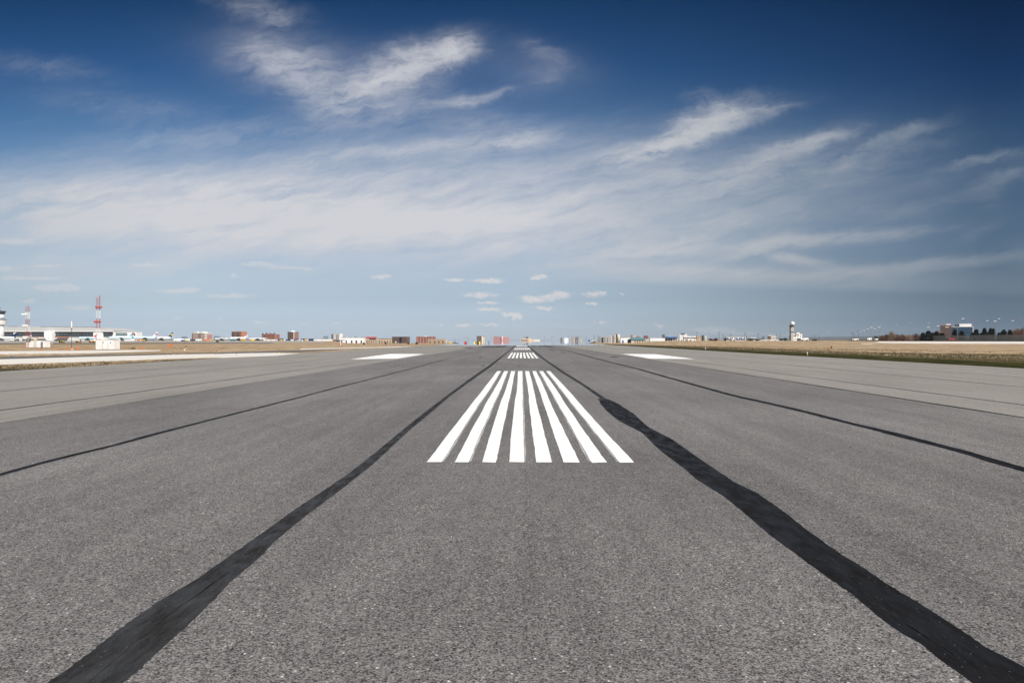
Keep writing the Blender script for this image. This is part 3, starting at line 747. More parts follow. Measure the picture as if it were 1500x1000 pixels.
# far brick and glass blocks on the left horizon
D = 1900
b_, w_, d_, h_ = block('office_building', 'cream office building with red brick panels and rounded roofs, leftmost block on the far skyline', 'building', 275.5, 306, 487.6, D, 'cream', ROT, .45)
windows(b_, w_, d_, h_, 5, 9, 'greyglass', 'fr', .62, .5)
part(b_, 'brick_panel', 'rosebrick', (-w_*.5, -w_*.37, -d_/2-.5, -d_/2-.1, 0, h_*.9)); part(b_, 'brick_panel', 'rosebrick', (w_*.02, w_*.20, -d_/2-.5, -d_/2-.1, 0, h_*.88))
part(b_, 'brick_panel', 'rosebrick', (w_/2+.1, w_/2+.5, -d_*.2, d_/2, 0, h_*.8))
for q in (-.27, .12):
    MB().extry([(w_*(q-.14), h_+.5), (w_*(q+.14), h_+.5), (w_*(q+.11), h_+2.2), (w_*(q), h_+3.0), (w_*(q-.11), h_+2.2)], -d_*.4, d_*.4).build('barrel_roof', M['white'], b_)
b_, w_, d_, h_ = block('apartment_building', 'orange brick apartment block with dark glazed bays behind the parked white jet', 'building', 335.5, 358.5, 485.6, D, 'orangebrick', ROT, .5)
for q in (-.32, .16):
    o = part(b_, 'glazed_bay', 'darkbrick', (w_*(q-.15), w_*(q+.15), -d_/2-.35, -d_/2-.05, h_*.04, h_*.94))
windows(b_, w_, d_, h_, 8, 6, 'glass', 'f', .5, .45)
windows(b_, w_, d_, h_, 8, 5, 'brownbrick', 'r', .4, .4)
b_, w_, d_, h_ = block('hotel', 'red brick hotel with little green domed turrets, second brick block on the left skyline', 'hotel', 380, 407, 489.6, D, 'brick', ROT, .4)
windows(b_, w_, d_, h_, 6, 10, 'darkbrick', 'fr', .5, .5)
for q, c_, hh in ((-.46,'darkgrey',2.2), (-.16,'green',3.6), (.10,'brick',3.4), (.24,'brick',2.2), (.46,'green',3.2)):
    tw = MB().box(w_*q-2.2, w_*q+2.2, -d_/2-.8, -d_/2+3, 0, h_+1.0).build('turret', M['brick'], b_)
    MB().lathe([(2.2, h_+1), (2.0, h_+1+hh*.6), (.2, h_+1+hh)], 10, (w_*q, -d_/2+1.1, 0)).build('dome', M[c_], tw, True)
b_, w_, d_, h_ = block('tower_block', 'brown brick tower block with pale corner stripe and pyramid roof, tallest on left skyline', 'building', 419.5, 435, 486.2, D, 'brownbrick', ROT, .8)
part(b_, 'corner_stripe', 'cream', (w_/2-2.0, w_/2+.25, -d_/2-.25, -d_/2+1.2, 0, h_))
windows(b_, w_, d_, h_, 9, 5, 'glass', 'f', .5, .45); windows(b_, w_, d_, h_, 9, 5, 'rosebrick', 'r', .5, .8)
MB().lathe([(w_*.48, h_+.5), (w_*.12, h_+4.2), (.1, h_+4.6)], 4).build('pyramid_roof', M['paleblue'], b_)
b_, w_, d_, h_ = block('glass_tower', 'faint grey glass tower standing alone between the tall brown tower and the white columned block', 'building', 473.3, 479.6, 492.2, 3200, 'hazeblue', 0, .8, base=-4)
windows(b_, w_, d_, h_, 6, 4, 'greyglass', 'f', .7, .6)
b_, w_, d_, h_ = block('office_building', 'white columned office block with dark blue glass strips on the left skyline', 'building', 484, 500.5, 489.0, 1500, 'offwhite', ROT, .55)
part(b_, 'glass_strip', 'blueglass', (-w_*.5, -w_*.33, -d_/2-.3, -d_/2-.05, h_*.2, h_*.98)); part(b_, 'glass_strip', 'blueglass', (w_*.16, w_*.40, -d_/2-.3, -d_/2-.05, h_*.12, h_*.9))
part(b_, 'column', 'white', (w_*.24, w_*.31, -d_/2-.6, -d_/2-.32, 0, h_)); part(b_, 'column', 'white', (-w_*.1, -w_*.03, -d_/2-.6, -d_/2-.05, 0, h_))
part(b_, 'column', 'white', (w_/2+.05, w_/2+.4, -d_*.1, d_*.12, 0, h_))

for x0_, x1_, yt, lab in [(312.5,321,492.3,'faint grey block on the far skyline right of the cream office building'),(265,273,493.0,'faint grey block on the far skyline left of the cream office building'),(326,329.5,494.2,'faint slim block just left of the orange brick block'),(365,368.5,494.0,'faint slim block between the orange brick block and the hotel'),(519,523,493.2,'faint grey block rising behind the white hangar cluster')]:
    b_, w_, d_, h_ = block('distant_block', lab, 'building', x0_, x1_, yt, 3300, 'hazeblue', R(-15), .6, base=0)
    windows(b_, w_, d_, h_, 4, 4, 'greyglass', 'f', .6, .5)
# low white buildings and hangars behind the apron
def lowblock(name, label, cat, x0, x1, yt, D, wall, doors=6, doorm='grey', roofm=None, rot=0, ratio=.35, base=None, group=None, dh=.55):
    b_, w_, d_, h_ = block(name, label, cat, x0, x1, yt, D, wall, rot, ratio, group, base, roofm)
    for i in range(doors):
        q = -w_/2 + w_*(i+.5)/doors + random.uniform(-.08, .08)*w_/doors; dw = w_/doors*random.uniform(.22, .4)
        part(b_, 'door', doorm, (q-dw/2, q+dw/2, -d_/2-.15, -d_/2-.02, 0, h_*dh))
    return b_, w_, d_, h_
lowblock('warehouse', 'long low white warehouse under the green-domed hotel and brown tower', 'warehouse', 386, 474, 497.4, 1500, 'white', 12, 'steel')
lowblock('cargo_shed', 'plain low white shed at the foot of the white columned block', 'warehouse', 463, 487, 497.3, 1150, 'white', 4, 'offwhite')
b_, w_, d_, h_ = lowblock('hangar', 'bright white hangar cluster with blue sign band, left of the red-roofed building', 'hangar', 497, 533, 495.2, 1150, 'white', 5, 'navy')
part(b_, 'sign_band', 'navy', (-w_*.5, -w_*.28, -d_/2-.2, -d_/2-.05, h_*.52, h_*.62)); part(b_, 'rooftop_plant', 'steel', (-w_*.14, -w_*.05, -2, 2, h_+.5, h_+1.6)); part(b_, 'rooftop_plant', 'steel', (w_*.35, w_*.47, -2, 2, h_+.5, h_+1.8)); part(b_, 'rooftop_plant', 'brownbrick', (-w_*.47, -w_*.3, -2, 2, h_+.5, h_+1.2))
b_, w_, d_, h_ = lowblock('office_building', 'small tan building with bright red roof band in the left middle skyline', 'building', 536, 552, 495.4, 1100, 'tan', 5, 'darkbrick')
part(b_, 'roof_band', 'redroof', (-w_/2-.4, w_/2*.85, -d_/2-.4, d_/2, h_+.5, h_+2.0)); part(b_, 'window_band', 'black', (-w_*.2, w_*.42, -d_/2-.2, -d_/2-.03, h_*.72, h_*.95))
b_, w_, d_, h_ = lowblock('warehouse', 'low tan building with flat black roof right of the red-roofed one', 'building', 554, 577, 496.2, 1050, 'tan', 6, 'darkgrey', 'black')
b_, w_, d_, h_ = block('apartment_building', 'dark grey-brown stepped block touching the black-roofed tan building', 'building', 573, 599, 493.6, 1000, 'darkbrick', R(-20), .4)
windows(b_, w_, d_, h_, 4, 9, 'brownbrick', 'fr', .5, .55); part(b_, 'stair_tower', 'black', (w_*.02, w_*.16, -d_/2-.4, -d_/2-.05, 0, h_)); part(b_, 'door', 'white', (-w_*.28, -w_*.2, -d_/2-.5, -d_/2-.05, h_*.05, h_*.3))
b_, w_, d_, h_ = block('apartment_building', 'reddish brick block with pale pilasters left of the low tan wall building', 'building', 609, 637, 493.4, 1000, 'brick', R(-12), .4)
windows(b_, w_, d_, h_, 4, 12, 'darkbrick', 'fr', .5, .6)
for i in range(6): q = -w_/2 + w_*(i+.5)/6; part(b_, 'pilaster', 'pink', (q-.35, q+.35, -d_/2-.4, -d_/2-.15, 0, h_))
part(b_, 'rooftop_plant', 'white', (-w_*.07, w_*.02, -2, 2, h_+.5, h_+1.4))
b_, w_, d_, h_ = lowblock('warehouse', 'plain low tan block at the right end of the left row, where the mirage begins', 'building', 626, 654, 497.2, 850, 'tan', 4, 'darkbrick', rot=R(-15), ratio=.2)
part(b_, 'corner_panel', 'cream', (w_/2+.02, w_/2+.2, -d_/2, d_/2, 0, h_))
# blocks whose foot stands in the mirage
b_, w_, d_, h_ = block('tower_block', 'brown and cream tower block mirrored in the shimmer, left of the pink block', 'building', 698, 710.3, 492.2, 2000, 'brownbrick', ROT, .8)
part(b_, 'corner_stripe', 'cream', (w_/2-2.6, w_/2+.3, -d_/2-.3, -d_/2+2.5, 0, h_)); windows(b_, w_, d_, h_, 5, 4, 'darkgrey', 'f', .5, .5); windows(b_, w_, d_, h_, 1, 3, 'cream', 'r', .4, .95)
b_, w_, d_, h_ = block('hotel', 'pink block with paler rounded corner mirrored in the shimmer beyond the runway end', 'hotel', 722.5, 736.5, 493.2, 1990, 'rosebrick', R(-10), .5)
windows(b_, w_, d_, h_, 5, 7, 'darkbrick', 'f', .55, .35); MB().lathe([(2.6, 0), (2.6, h_+1.2), (.3, h_+1.6)], 14, (w_/2, -d_/2, 0)).build('corner_tower', M['pink'], b_, True)
part(b_, 'rooftop_plant', 'black', (-w_*.45, -w_*.15, -1, 2, h_+.5, h_+1.0))
b_, w_, d_, h_ = block('hotel', 'lower dusty pink wing right of the pink block with the rounded corner', 'hotel', 736.8, 746.3, 494.2, 2010, 'rosebrick', 0, .5)
windows(b_, w_, d_, h_, 4, 6, 'brownbrick', 'f', .6, .35)
D = 1800; t = thing('stadium_building', 'low dome-shaped beige building with dark blue block, seeming to float above the runway centreline', 'building', (gx(772,D), D, 0)); z = lambda py: hz(py, D)
MB().extry([(-15,0), (17,0), (12,z(496.2)), (3,z(494.6)), (-7,z(495.0)), (-13,z(497))], 0, 14).build('wall', M['tan'], t)
part(t, 'window_band', 'darkgrey', (-13, 3.5, -.3, -.05, .5, 1.9)); part(t, 'glass_block', 'blueglass', (-3.2, 3.2, -.8, 8, z(495.2), z(493.3)))
part(t, 'rooftop_plant', 'brownbrick', (-9, -4.5, 1, 6, z(495.2), z(493.8)))
lowblock('warehouse', 'tiny low cream shed right of the floating dome-shaped building', 'warehouse', 780, 791, 497.4, 1850, 'cream', 3, 'grey')
b_, w_, d_, h_ = block('glass_tower', 'grey glass tower with banded floors right of the runway vanishing point', 'building', 808, 813.3, 492.3, 2400, 'hazeblue', 0, .8)
windows(b_, w_, d_, h_, 6, 2, 'steel', 'f', .8, .45)
b_, w_, d_, h_ = block('glass_tower', 'grey glass tower with banded floors left of the brown and cream tower', 'building', 680, 686, 493.0, 2400, 'hazeblue', 0, .8)
windows(b_, w_, d_, h_, 6, 2, 'steel', 'f', .8, .45)
b_, w_, d_, h_ = block('office_building', 'small white building with dark round front beside the grey glass tower', 'building', 822, 833, 495.4, 1500, 'white', 0, .5)
MB().lathe([(4, 0), (4, h_*1.0), (2, h_*1.5)], 12, (-w_*.3, -d_/2, 0)).build('rotunda', M['steel'], b_); part(b_, 'window', 'rosebrick', (w_*.1, w_*.22, -d_/2-.2, -d_/2-.03, 1, h_*.7))
for x0_, x1_, yt, wl, lab in [(836.5,842.3,494.8,'tan','small tan tower block, first of the three right of the small white building'),(842.6,847.0,493.8,'darkgrey','slim dark tower block between two tan ones'),(847.4,852.6,495.0,'cream','small cream tower block right of the slim dark one')]:
    b_, w_, d_, h_ = block('tower_block', lab, 'building', x0_, x1_, yt, 1600, wl, ROT, .7); windows(b_, w_, d_, h_, 5, 3, 'brownbrick', 'fr', .5, .5)
for x0_, x1_, yt, wl, lab in [(861.5,864.5,498.0,'bankblue','tiny blue block among the far pylons'),(866.5,872.5,498.3,'tan','tiny tan block right of the tiny blue one')]:
    b_, w_, d_, h_ = block('shed', lab, 'building', x0_, x1_, yt, 1500, wl, 0, .6); windows(b_, w_, d_, h_, 1, 3, 'glass', 'f', .4, .3)
for x0_, x1_, yt, wl, lab in [(876.5,881,493.0,'cream','narrow cream tower at the left end of the right-hand tower cluster'),(881.2,884,494.6,'blueglass','narrow dark blue glass tower squeezed between cream towers'),(884.3,888.2,493.4,'offwhite','off-white tower right of the dark blue glass one'),(888.8,892,493.8,'cream','short cream tower in the middle of the cluster'),(892.6,896.5,492.4,'white','slim white tower near the tall round silo'),(897,900,492.0,'tan','slim tan tower touching the tall round silo')]:
    b_, w_, d_, h_ = block('tower_block', lab, 'building', x0_, x1_, yt, 1300, wl, ROT, .6); windows(b_, w_, d_, h_, 7, 2, 'darkgrey', 'fr', .5, .6)
b_, w_, d_, h_ = block('tower_block', 'tall dark-sided slab beside the round white silo', 'building', 900.6, 903.9, 489.6, 1200, 'darkgrey', 0, 1); part(b_, 'white_edge', 'white', (-w_/2-.1, -w_*.2, -d_/2-.3, -d_/2-.03, 0, h_)); windows(b_, w_, d_, h_, 5, 1, 'glass', 'f', .3, .4)
D = 1200; zb = base_z(906, D); t = thing('silo', 'tall round white silo on the right middle skyline', 'silo', (gx(906.3,D), D+4, zb)); hh = hz(490, D)-zb
MB().lathe([(2.5,0),(2.5,hh),(1.5,hh+.7)], 18).build('drum', M['cream'], t, True); MB().bar((2.6,-.6,0),(2.6,-.6,hh),.15).build('ladder', M['grey'], t)
b_, w_, d_, h_ = lowblock('warehouse', 'white warehouse between the round silo and the teal arched roof', 'warehouse', 909, 925.5, 495.4, 1050, 'white', 2, 'blue')
for x0_, x1_, yt, wl, lab in [(911,914,493.6,'cream','small cream block peeping over the white warehouse, left one'),(916.8,921.5,492.9,'offwhite','off-white block peeping over the white warehouse, right one'),(923.6,927.5,490.8,'tan','tall tan slab behind the teal arched roof'),(927.6,931,491.4,'white','white slab stuck to the tall tan one'),(943,950.5,491.8,'rosebrick','red-brown block peeping above the long white shed'),(932,938.5,492.6,'pink','pale pink block behind the teal arch')]:
    b_, w_, d_, h_ = block('tower_block', lab, 'building', x0_, x1_, yt, 1500, wl, ROT, .5); windows(b_, w_, d_, h_, 5, 3, 'darkgrey', 'fr', .4, .5)
D = 800; zb = base_z(934, D); t = thing('arched_hall', 'cream hall with arched teal roof on the right middle skyline', 'hall', (gx(934,D), D, zb)); s_ = D/F
zz = lambda py: hz(py, D) - zb
part(t, 'wall', 'cream', (-9.5*s_, 10.5*s_, 0, 16, -.3, zz(497.4)))
prof = [(-11*s_, zz(497.6))] + [((-11+22.5*i/14)*s_, zz(497.6) + (3.9*s_)*math.sin(math.pi*i/14)**.8) for i in range(1,14)] + [(11.5*s_, zz(497.6))]
MB().extry(prof, -1, 17).build('roof', M['tealroof'], t)
for q in (-3.6, 0, 3.4, 7.4): part(t, 'door', 'darkbrick', ((q-.6)*s_, (q+.6)*s_, -.15, -.02, 0, zz(498.6)))
part(t, 'porch', 'black', (-13*s_, -9.6*s_, 1, 10, 0, zz(497.2)))
b_, w_, d_, h_ = lowblock('annex', 'cream annex with pale blue roof touching the arched hall', 'building', 945, 952, 497.3, 800, 'cream', 3, 'brownbrick', 'paleblue')
lowblock('warehouse', 'long white shed with dark loading doors right of the arched hall', 'warehouse', 952, 976, 496.0, 760, 'white', 9, 'steel', dh=.3)
b_, w_, d_, h_ = block('tower_block', 'grey slab behind the blue-roofed building', 'building', 970, 974.8, 490.0, 1300, 'grey', ROT, .5); windows(b_, w_, d_, h_, 6, 3, 'darkgrey', 'f', .5, .5)
b_, w_, d_, h_ = lowblock('service_building', 'open-fronted building with bright blue roof right of the grey slab', 'building', 975, 992.5, 494.2, 740, 'offwhite', 5, 'black', 'bankblue', dh=.8)
part(b_, 'canopy', 'bankblue', (-w_/2, w_*.46, -d_/2-1.6, -d_/2-.02, h_*.82, h_+.3)); part(b_, 'roof_monitor', 'skyblue', (-w_*.35, -w_*.05, -2, 2, h_+.5, h_+1.5)); part(b_, 'wall_panel', 'black', (-w_*.5, 0, -d_/2-.25, -d_/2-.18, h_*.2, h_*.5))
b_, w_, d_, h_ = lowblock('office_building', 'white office block with dark rooftop units right of the bright blue roof', 'building', 995.5, 1006.5, 490.0, 760, 'white', 2, 'rosebrick', dh=.2)
windows(b_, w_, d_, h_, 3, 6, 'greyglass', 'f', .6, .3, .3); part(b_, 'rooftop_plant', 'darkgrey', (-w_*.3, w_*.2, -2, 2, h_+.5, h_+1.2))
b_, w_, d_, h_ = lowblock('hangar', 'long white hangar with one black window band along its front', 'hangar', 1002, 1021, 493.2, 680, 'white', 3, 'rosebrick', dh=.25)
part(b_, 'window_band', 'black', (-w_*.5+.1, w_*.47, -d_/2-.2, -d_/2-.03, h_*.52, h_*.78))
b_, w_, d_, h_ = block('stair_block', 'tan cube at the right end of the hangar with the black band', 'building', 1021, 1028, 493.2, 670, 'tan', 0, .7); windows(b_, w_, d_, h_, 2, 2, 'brownbrick', 'f', .3, .4)
b_, w_, d_, h_ = block('tower_block', 'dark slim building right of the tan cube', 'building', 1028.2, 1031, 492.0, 660, 'darkgrey', 0, 1); windows(b_, w_, d_, h_, 4, 1, 'glass', 'f', .5, .5)
b_, w_, d_, h_ = block('tower_block', 'pale slim building beside the dark slim one', 'building', 1032.5, 1035.2, 492.2, 900, 'offwhite', 0, 1); windows(b_, w_, d_, h_, 4, 1, 'grey', 'f', .5, .5)
b_, w_, d_, h_ = block('garage', 'cream garage with four square blue door panels in a row', 'garage', 1064, 1092.5, 494.6, 620, 'cream', 0, .3)
for i in range(4):
    q = -w_/2 + w_*(.14+.235*i); o = part(b_, 'blue_door', 'bankblue', (q-1.6, q+1.6, -d_/2-.2, -d_/2-.02, .7, h_*.92)); part(b_, 'white_emblem', 'white', (q-.55, q+.55, -d_/2-.3, -d_/2-.21, 1.6, 2.5), parent=o)
lowblock('shed', 'low white-roofed shed right of the garage with blue doors', 'shed', 1100, 1106.5, 495.2, 640, 'darkgrey', 2, 'black', 'white')
b_, w_, d_, h_ = block('tower_block', 'dark brown box building left of the pale block near the radar tower', 'building', 1125.5, 1129.5, 491.8, 700, 'brownbrick', 0, .8, roofm='white'); windows(b_, w_, d_, h_, 3, 2, 'black', 'f', .5, .4)
b_, w_, d_, h_ = block('office_building', 'pale blank block between the dark brown box and the radar tower', 'building', 1130, 1138, 492.4, 690, 'offwhite', R(-12), .4); windows(b_, w_, d_, h_, 1, 4, 'greyglass', 'f', .6, .2)
lowblock('low_wall', 'long low white parapet in front of the pale block left of the radar tower', 'wall', 1104, 1149, 498.2, 560, 'offwhite', 5, 'grey', ratio=.02)

# radar tower
D = 600; zb = base_z(1160, D); s_ = D/F; zz = lambda py: hz(py, D) - zb
t = thing('radar_tower', 'white radar tower topped by a big white ball dome on the right', 'radar tower', (gx(1160,D), D, zb), R(-24))
part(t, 'shaft', 'offwhite', (-2.1*s_, 2.1*s_, -2.1*s_, 2.1*s_, -.4, zz(478.2)))
part(t, 'shaded_side', 'darkgrey', (-3.0*s_, -1.2*s_, -2.7*s_, -2.15*s_, 0, zz(478.5)))  # dark slab added to give the shaft's left side its shade
part(t, 'band', 'darkgrey', (-2.3*s_, 2.3*s_, -2.3*s_, 2.3*s_, zz(486.6), zz(485.6)))
pl = MB().lathe([(3.2*s_, zz(478.4)), (3.6*s_, zz(477.6)), (3.6*s_, zz(476.8))], 14).build('platform', M['darkgrey'], t)
rl = MB()
for i in range(14): a = 2*math.pi*i/14; rl.bar((3.5*s_*math.cos(a), 3.5*s_*math.sin(a), zz(476.8)), (3.5*s_*math.cos(a), 3.5*s_*math.sin(a), zz(475.6)), .05)
rl.lathe([(3.52*s_, zz(475.7)), (3.52*s_, zz(475.55))], 20).build('railing', M['steel'], pl)
rd = 3.05*s_; zc = zz(474.0)
MB().lathe([(rd*math.sin(a), zc - rd*math.cos(a)) for a in [math.pi*(.12+.88*i/14) for i in range(15)]], 24, (0.4,0,0)).build('dome', M['white'], t, True)
b_, w_, d_, h_ = block('equipment_building', 'white stepped equipment building attached behind the radar tower foot', 'building', 1162.5, 1175, 490.2, 610, 'white', 0, .4)
windows(b_, w_, d_, h_, 2, 3, 'blueglass', 'f', .5, .3); part(b_, 'upper_storey', 'white', (-w_*.2, w_*.2, -2, 2, h_+.5, h_+1.6)); part(b_, 'door', 'darkgrey', (-w_*.1, w_*.25, -d_/2-.2, -d_/2-.02, 0, h_*.4)); part(b_, 'sign_band', 'black', (-w_*.5, -w_*.2, -d_/2-.2, -d_/2-.02, h_*.78, h_*.9))

# right-hand office blocks behind the trees
b_, w_, d_, h_ = block('office_building', 'stepped pink-brown brick office block behind the dark evergreens', 'building', 1381, 1397, 476.8, 900, 'darkbrick', R(-24), .6, roofm='rosebrick')
windows(b_, w_, d_, h_, 7, 6, 'darkbrick', 'f', .6, .5); windows(b_, w_, d_, h_, 7, 4, 'pink', 'r', .5, .5); part(b_, 'lower_wing', 'brownbrick', (-w_*.85, -w_*.3, -d_*.7, d_*.1, 0, h_*.62)); part(b_, 'rooftop_plant', 'white', (w_*.02, w_*.45, -2, 3, h_+.5, h_+1.9)); part(b_, 'sign', 'cream', (-w_*.1, w_*.28, -d_/2-.3, -d_/2-.03, h_*.86, h_*.93))
b_, w_, d_, h_ = block('office_building', 'white and blue glass office block with ribbon windows behind the dark evergreens', 'building', 1400, 1437, 478.6, 900, 'white', R(-30), .75)
part(b_, 'glass_facade', 'blueglass', (-w_/2+.1, w_/2-.6, -d_/2-.25, -d_/2-.03, 0, h_*.97))
for j in range(5): part(b_, 'floor_band', 'tealroof', (-w_/2, w_/2-.5, -d_/2-.4, -d_/2-.27, h_*(.12+.18*j), h_*(.145+.18*j)))
for j in range(5): part(b_, 'ribbon_window', 'blueglass', (w_/2+.02, w_/2+.25, -d_*.42, d_*.38, h_*(.10+.18*j), h_*(.185+.18*j)))
part(b_, 'penthouse', 'white', (-w_*.1, w_*.42, -d_*.2, d_*.3, h_+.5, h_+3.6)); part(b_, 'rooftop_plant', 'black', (-w_*.3, -w_*.12, -d_*.1, d_*.2, h_+.5, h_+2.6))

# ---------------------------------------------------------------- masts near the taxiway
def lattice(mb, x, y, z0, z1, hw, r, step):
    z_ = z0; c = [(x-hw,y-hw),(x+hw,y-hw),(x+hw,y+hw),(x-hw,y+hw)]
    for a in c: mb.bar((*a, z0), (*a, z1), r, 4)
    n = max(1, int((z1-z0)/step)); dz_ = (z1-z0)/n
    for i in range(n):
        for j in range(4):
            a, b = c[j], c[(j+1)%4]
            mb.bar((*a, z0+i*dz_), (*b, z0+(i+1)*dz_), r*.6, 3); mb.bar((*a, z0+i*dz_), (*b, z0+i*dz_), r*.6, 3)
D = 126.0; s_ = D/F; t = thing('antenna_mast', 'tall twin lattice mast banded red and white beside the larger white hut', 'antenna mast', (gx(143.8,D), D, 0)); z = lambda py: hz(py, D)
for y0_, y1_, c_ in ((512.5,495.5,'mastred'),(495.5,481,'white'),(481,466,'mastred'),(466,454,'white'),(454,434.5,'mastred')):
    mb = MB(); lattice(mb, -2.1*s_, 0, z(y0_), z(y1_), .07, .010, .55)
    if y1_ > 430: lattice(mb, 2.2*s_, 0, z(y0_), z(y1_), .07, .013, .55)
    mb.build('mast_section', M[c_], t)
for y_, ofs in ((449.5,1.3),(471,-.8)):
    mb = MB()
    for q in (-3.2, 0, 2.8): mb.lathe([(.06, z(y_+1.6)), (.22, z(y_+.8)), (.22, z(y_-.8)), (.06, z(y_-1.6))], 8, ((q+ofs)*s_, -.1, 0))
    mb.box((-4.8+ofs)*s_, (5.2+ofs)*s_, -.05, .05, z(y_+.5), z(y_-.5)); mb.build('antenna_array', M['mastred'], t)
MB().lathe([(.05, z(434.5)), (.10, z(433.6)), (.04, z(432.2))], 8, (2.4*s_,0,0)).build('beacon', M['red'], t)
MB().bar((.0,0,z(446)), (.0,0,z(437)), .04).build('feeder', M['steel'], t)
def hut(label, x0, x1, yt, D, extra=None, nd=2):
    W = gx(x1,D)-gx(x0,D); hh = hz(yt,D); t = thing('equipment_hut', label, 'hut', (gx((x0+x1)/2,D), D, 0), R(-4))
    part(t, 'wall', 'white', (-W/2, W/2, 0, 1.7, 0, hh-.06)); part(t, 'roof', 'white', (-W/2-.05, W/2+.05, -.05, 1.75, hh-.06, hh)); part(t, 'plinth', 'grey', (-W/2-.03, W/2+.03, -.03, 1.73, 0, .08))
    return t, W, hh
t, W, hh = hut('larger white equipment hut at the foot of the tall red and white mast', 139.6, 167, 497.2, 125.0)
d_ = part(t, 'door', 'white', (-.35, .55, -.05, -.01, .10, hh-.2)); part(t, 'frame', 'grey', (-.39, -.36, -.06, -.01, .10, hh-.16), (.56, .59, -.06, -.01, .10, hh-.16), parent=d_)
part(t, 'vent', 'darkgrey', (-.30, -.12, -.07, -.052, hh-.55, hh-.42)); part(t, 'sign', 'blue', (.95, 1.08, -.04, -.01, hh-.62, hh-.40))
D = 158.0; s_ = D/F; z = lambda py: hz(py, D)
t, W, hh = hut('smaller white equipment hut with striped corner beside the short antenna tower', 37.2, 66, 498.4, 157.0)
part(t, 'door', 'offwhite', (-.4, .4, -.05, -.01, .1, hh-.15)); part(t, 'corner_unit', 'steel', (W*.34, W*.42, -.25, -.01, .1, hh*.8)); part(t, 'air_duct', 'darkgrey', (-W*.48, -W*.2, -.3, .6, hh, hh+.28))
t = thing('glide_slope_antenna', 'short lattice antenna tower with three white bars beside the smaller hut', 'antenna mast', (gx(45,D), D-1, 0))
for y0_, y1_, c_ in ((509.2,500,'mastred'),(500,492,'white'),(492,485,'mastred'),(485,476,'white'),(476,467,'mastred'),(467,456.5,'white'),(456.5,449,'mastred')):
    mb = MB(); lattice(mb, 0, 0, z(y0_), z(y1_), .26, .027, .6); mb.build('mast_section', M[c_], t)
for y_, a, b in ((460.0,-7.0,1.0),(476.6,-6.0,2.2),(493.2,-5.2,3.0)):
    MB().box(a*s_, b*s_, -.5, -.30, z(y_+.95), z(y_-.95)).build('antenna_bar', M['white'], t)
MB().lathe([(.04, z(449)), (.09, z(448.5)), (.03, z(447.6))], 8, (.2,0,0)).build('beacon', M['red'], t)
D = 127.0; z = lambda py: hz(py, D)
t = thing('monitor_pole', 'thin monitor pole with thick white upper half between the two huts', 'pole', (gx(104.9,D), D, 0))
MB().bar((0,0,0),(0,0,z(480)),.045,6).build('post', M['darkgrey'], t); MB().bar((0,0,z(480)),(0,0,z(470.3)),.085,8).build('antenna_tube', M['white'], t); MB().bar((0,0,z(481.6)),(0,0,z(480)),.11,8).build('collar', M['darkgrey'], t); part(t, 'base', 'white', (-.16,.16,-.16,.16,0,.14))
t = thing('monitor_pole', 'short red-banded pole just right of the smaller hut', 'pole', (gx(76.2,D), D, 0))
MB().bar((0,0,0),(0,0,.9),.035,6).build('post', M['mastred'], t); MB().bar((0,0,.9),(0,0,1.5),.035,6).build('upper_post', M['white'], t); MB().bar((-.12,0,1.2),(.12,0,1.2),.03).build('crossbar', M['mastred'], t)

# orange marker cones in the dry grass
ORD = ['first','second','third','fourth','fifth','sixth','seventh','eighth']
cone0 = None
cones = [(59,513.4),(86.5,513.0),(97.6,512.6),(103.2,512.6),(112.6,512.6),(114.8,512.4),(126.5,512.2),(204.7,511.6),(209.2,511.6)]
clab = ['orange marker post standing alone in front of the smaller hut','tall orange marker post left of the thin monitor pole','orange marker post between the tall marker and the thin monitor pole','orange marker post touching the thin monitor pole on its left','orange marker post right of the thin pole, left one of a close pair','orange marker post right of the thin pole, right one of a close pair','orange marker post midway between the thin pole and the larger hut','orange marker post right of the larger hut, left of two','orange marker post right of the larger hut, right of two']
for (px, py), lb in zip(cones, clab):
    x, y = g(px, py)
    if cone0 is None:
        cone0 = t = thing('marker_post', lb, 'marker post', (x, y, 0), 0, 'orange marker posts in the dry grass')
        MB().lathe([(.10,.03),(.07,.30),(.05,.46),(.01,.50)], 10).build('post', M['orange'], t, True); MB().lathe([(.15,0),(.15,.03)], 8).build('base', M['orange'], t)
    else:
        t = cone0.copy(); COL.objects.link(t); t.location = (x, y, 0); t['label'] = lb
        for c in list(cone0.children): q = c.copy(); COL.objects.link(q); q.parent = t
    t.scale = (.8, .8, random.uniform(.75, 1.15))

# taxiway and runway edge lights, blue / amber / white
def edgelight(px, py, hpx, topm, lab, grp, bodym='amber'):
    x, y = g(px, py); hh = hpx*y/F; t = thing('edge_light', lab, 'edge light', (x, y, 0), 0, grp)
    MB().lathe([(hh*.35,0),(hh*.35,hh*.10)], 8).build('base', M['grey'], t); MB().lathe([(hh*.16,hh*.10),(hh*.16,hh*.62)], 8).build('stem', M[bodym], t)
    MB().lathe([(hh*.22,hh*.62),(hh*.24,hh*.8),(hh*.12,hh)], 10).build('lens', M[topm], t, True)
G1 = 'edge lights along the left taxiway'; G2 = 'edge lights along the right verge'
edgelight(16.8, 525.6, 4.2, 'blue', 'blue taxiway edge light in front of the pale concrete at far left', G1, 'blue')
edgelight(117.0, 520.0, 2.8, 'yellow', 'amber edge light in the dry grass left of the larger hut foot', G1)
edgelight(253.6, 518.9, 3.2, 'black', 'black and amber edge light below the orange roadside sign', G1, 'cream')
edgelight(309.0, 518.0, 3.0, 'black', 'black and amber edge light, left of the pair above the end of the verge', G1)
edgelight(317.4, 515.8, 2.8, 'black', 'black and amber edge light, right and higher of the pair', G1)
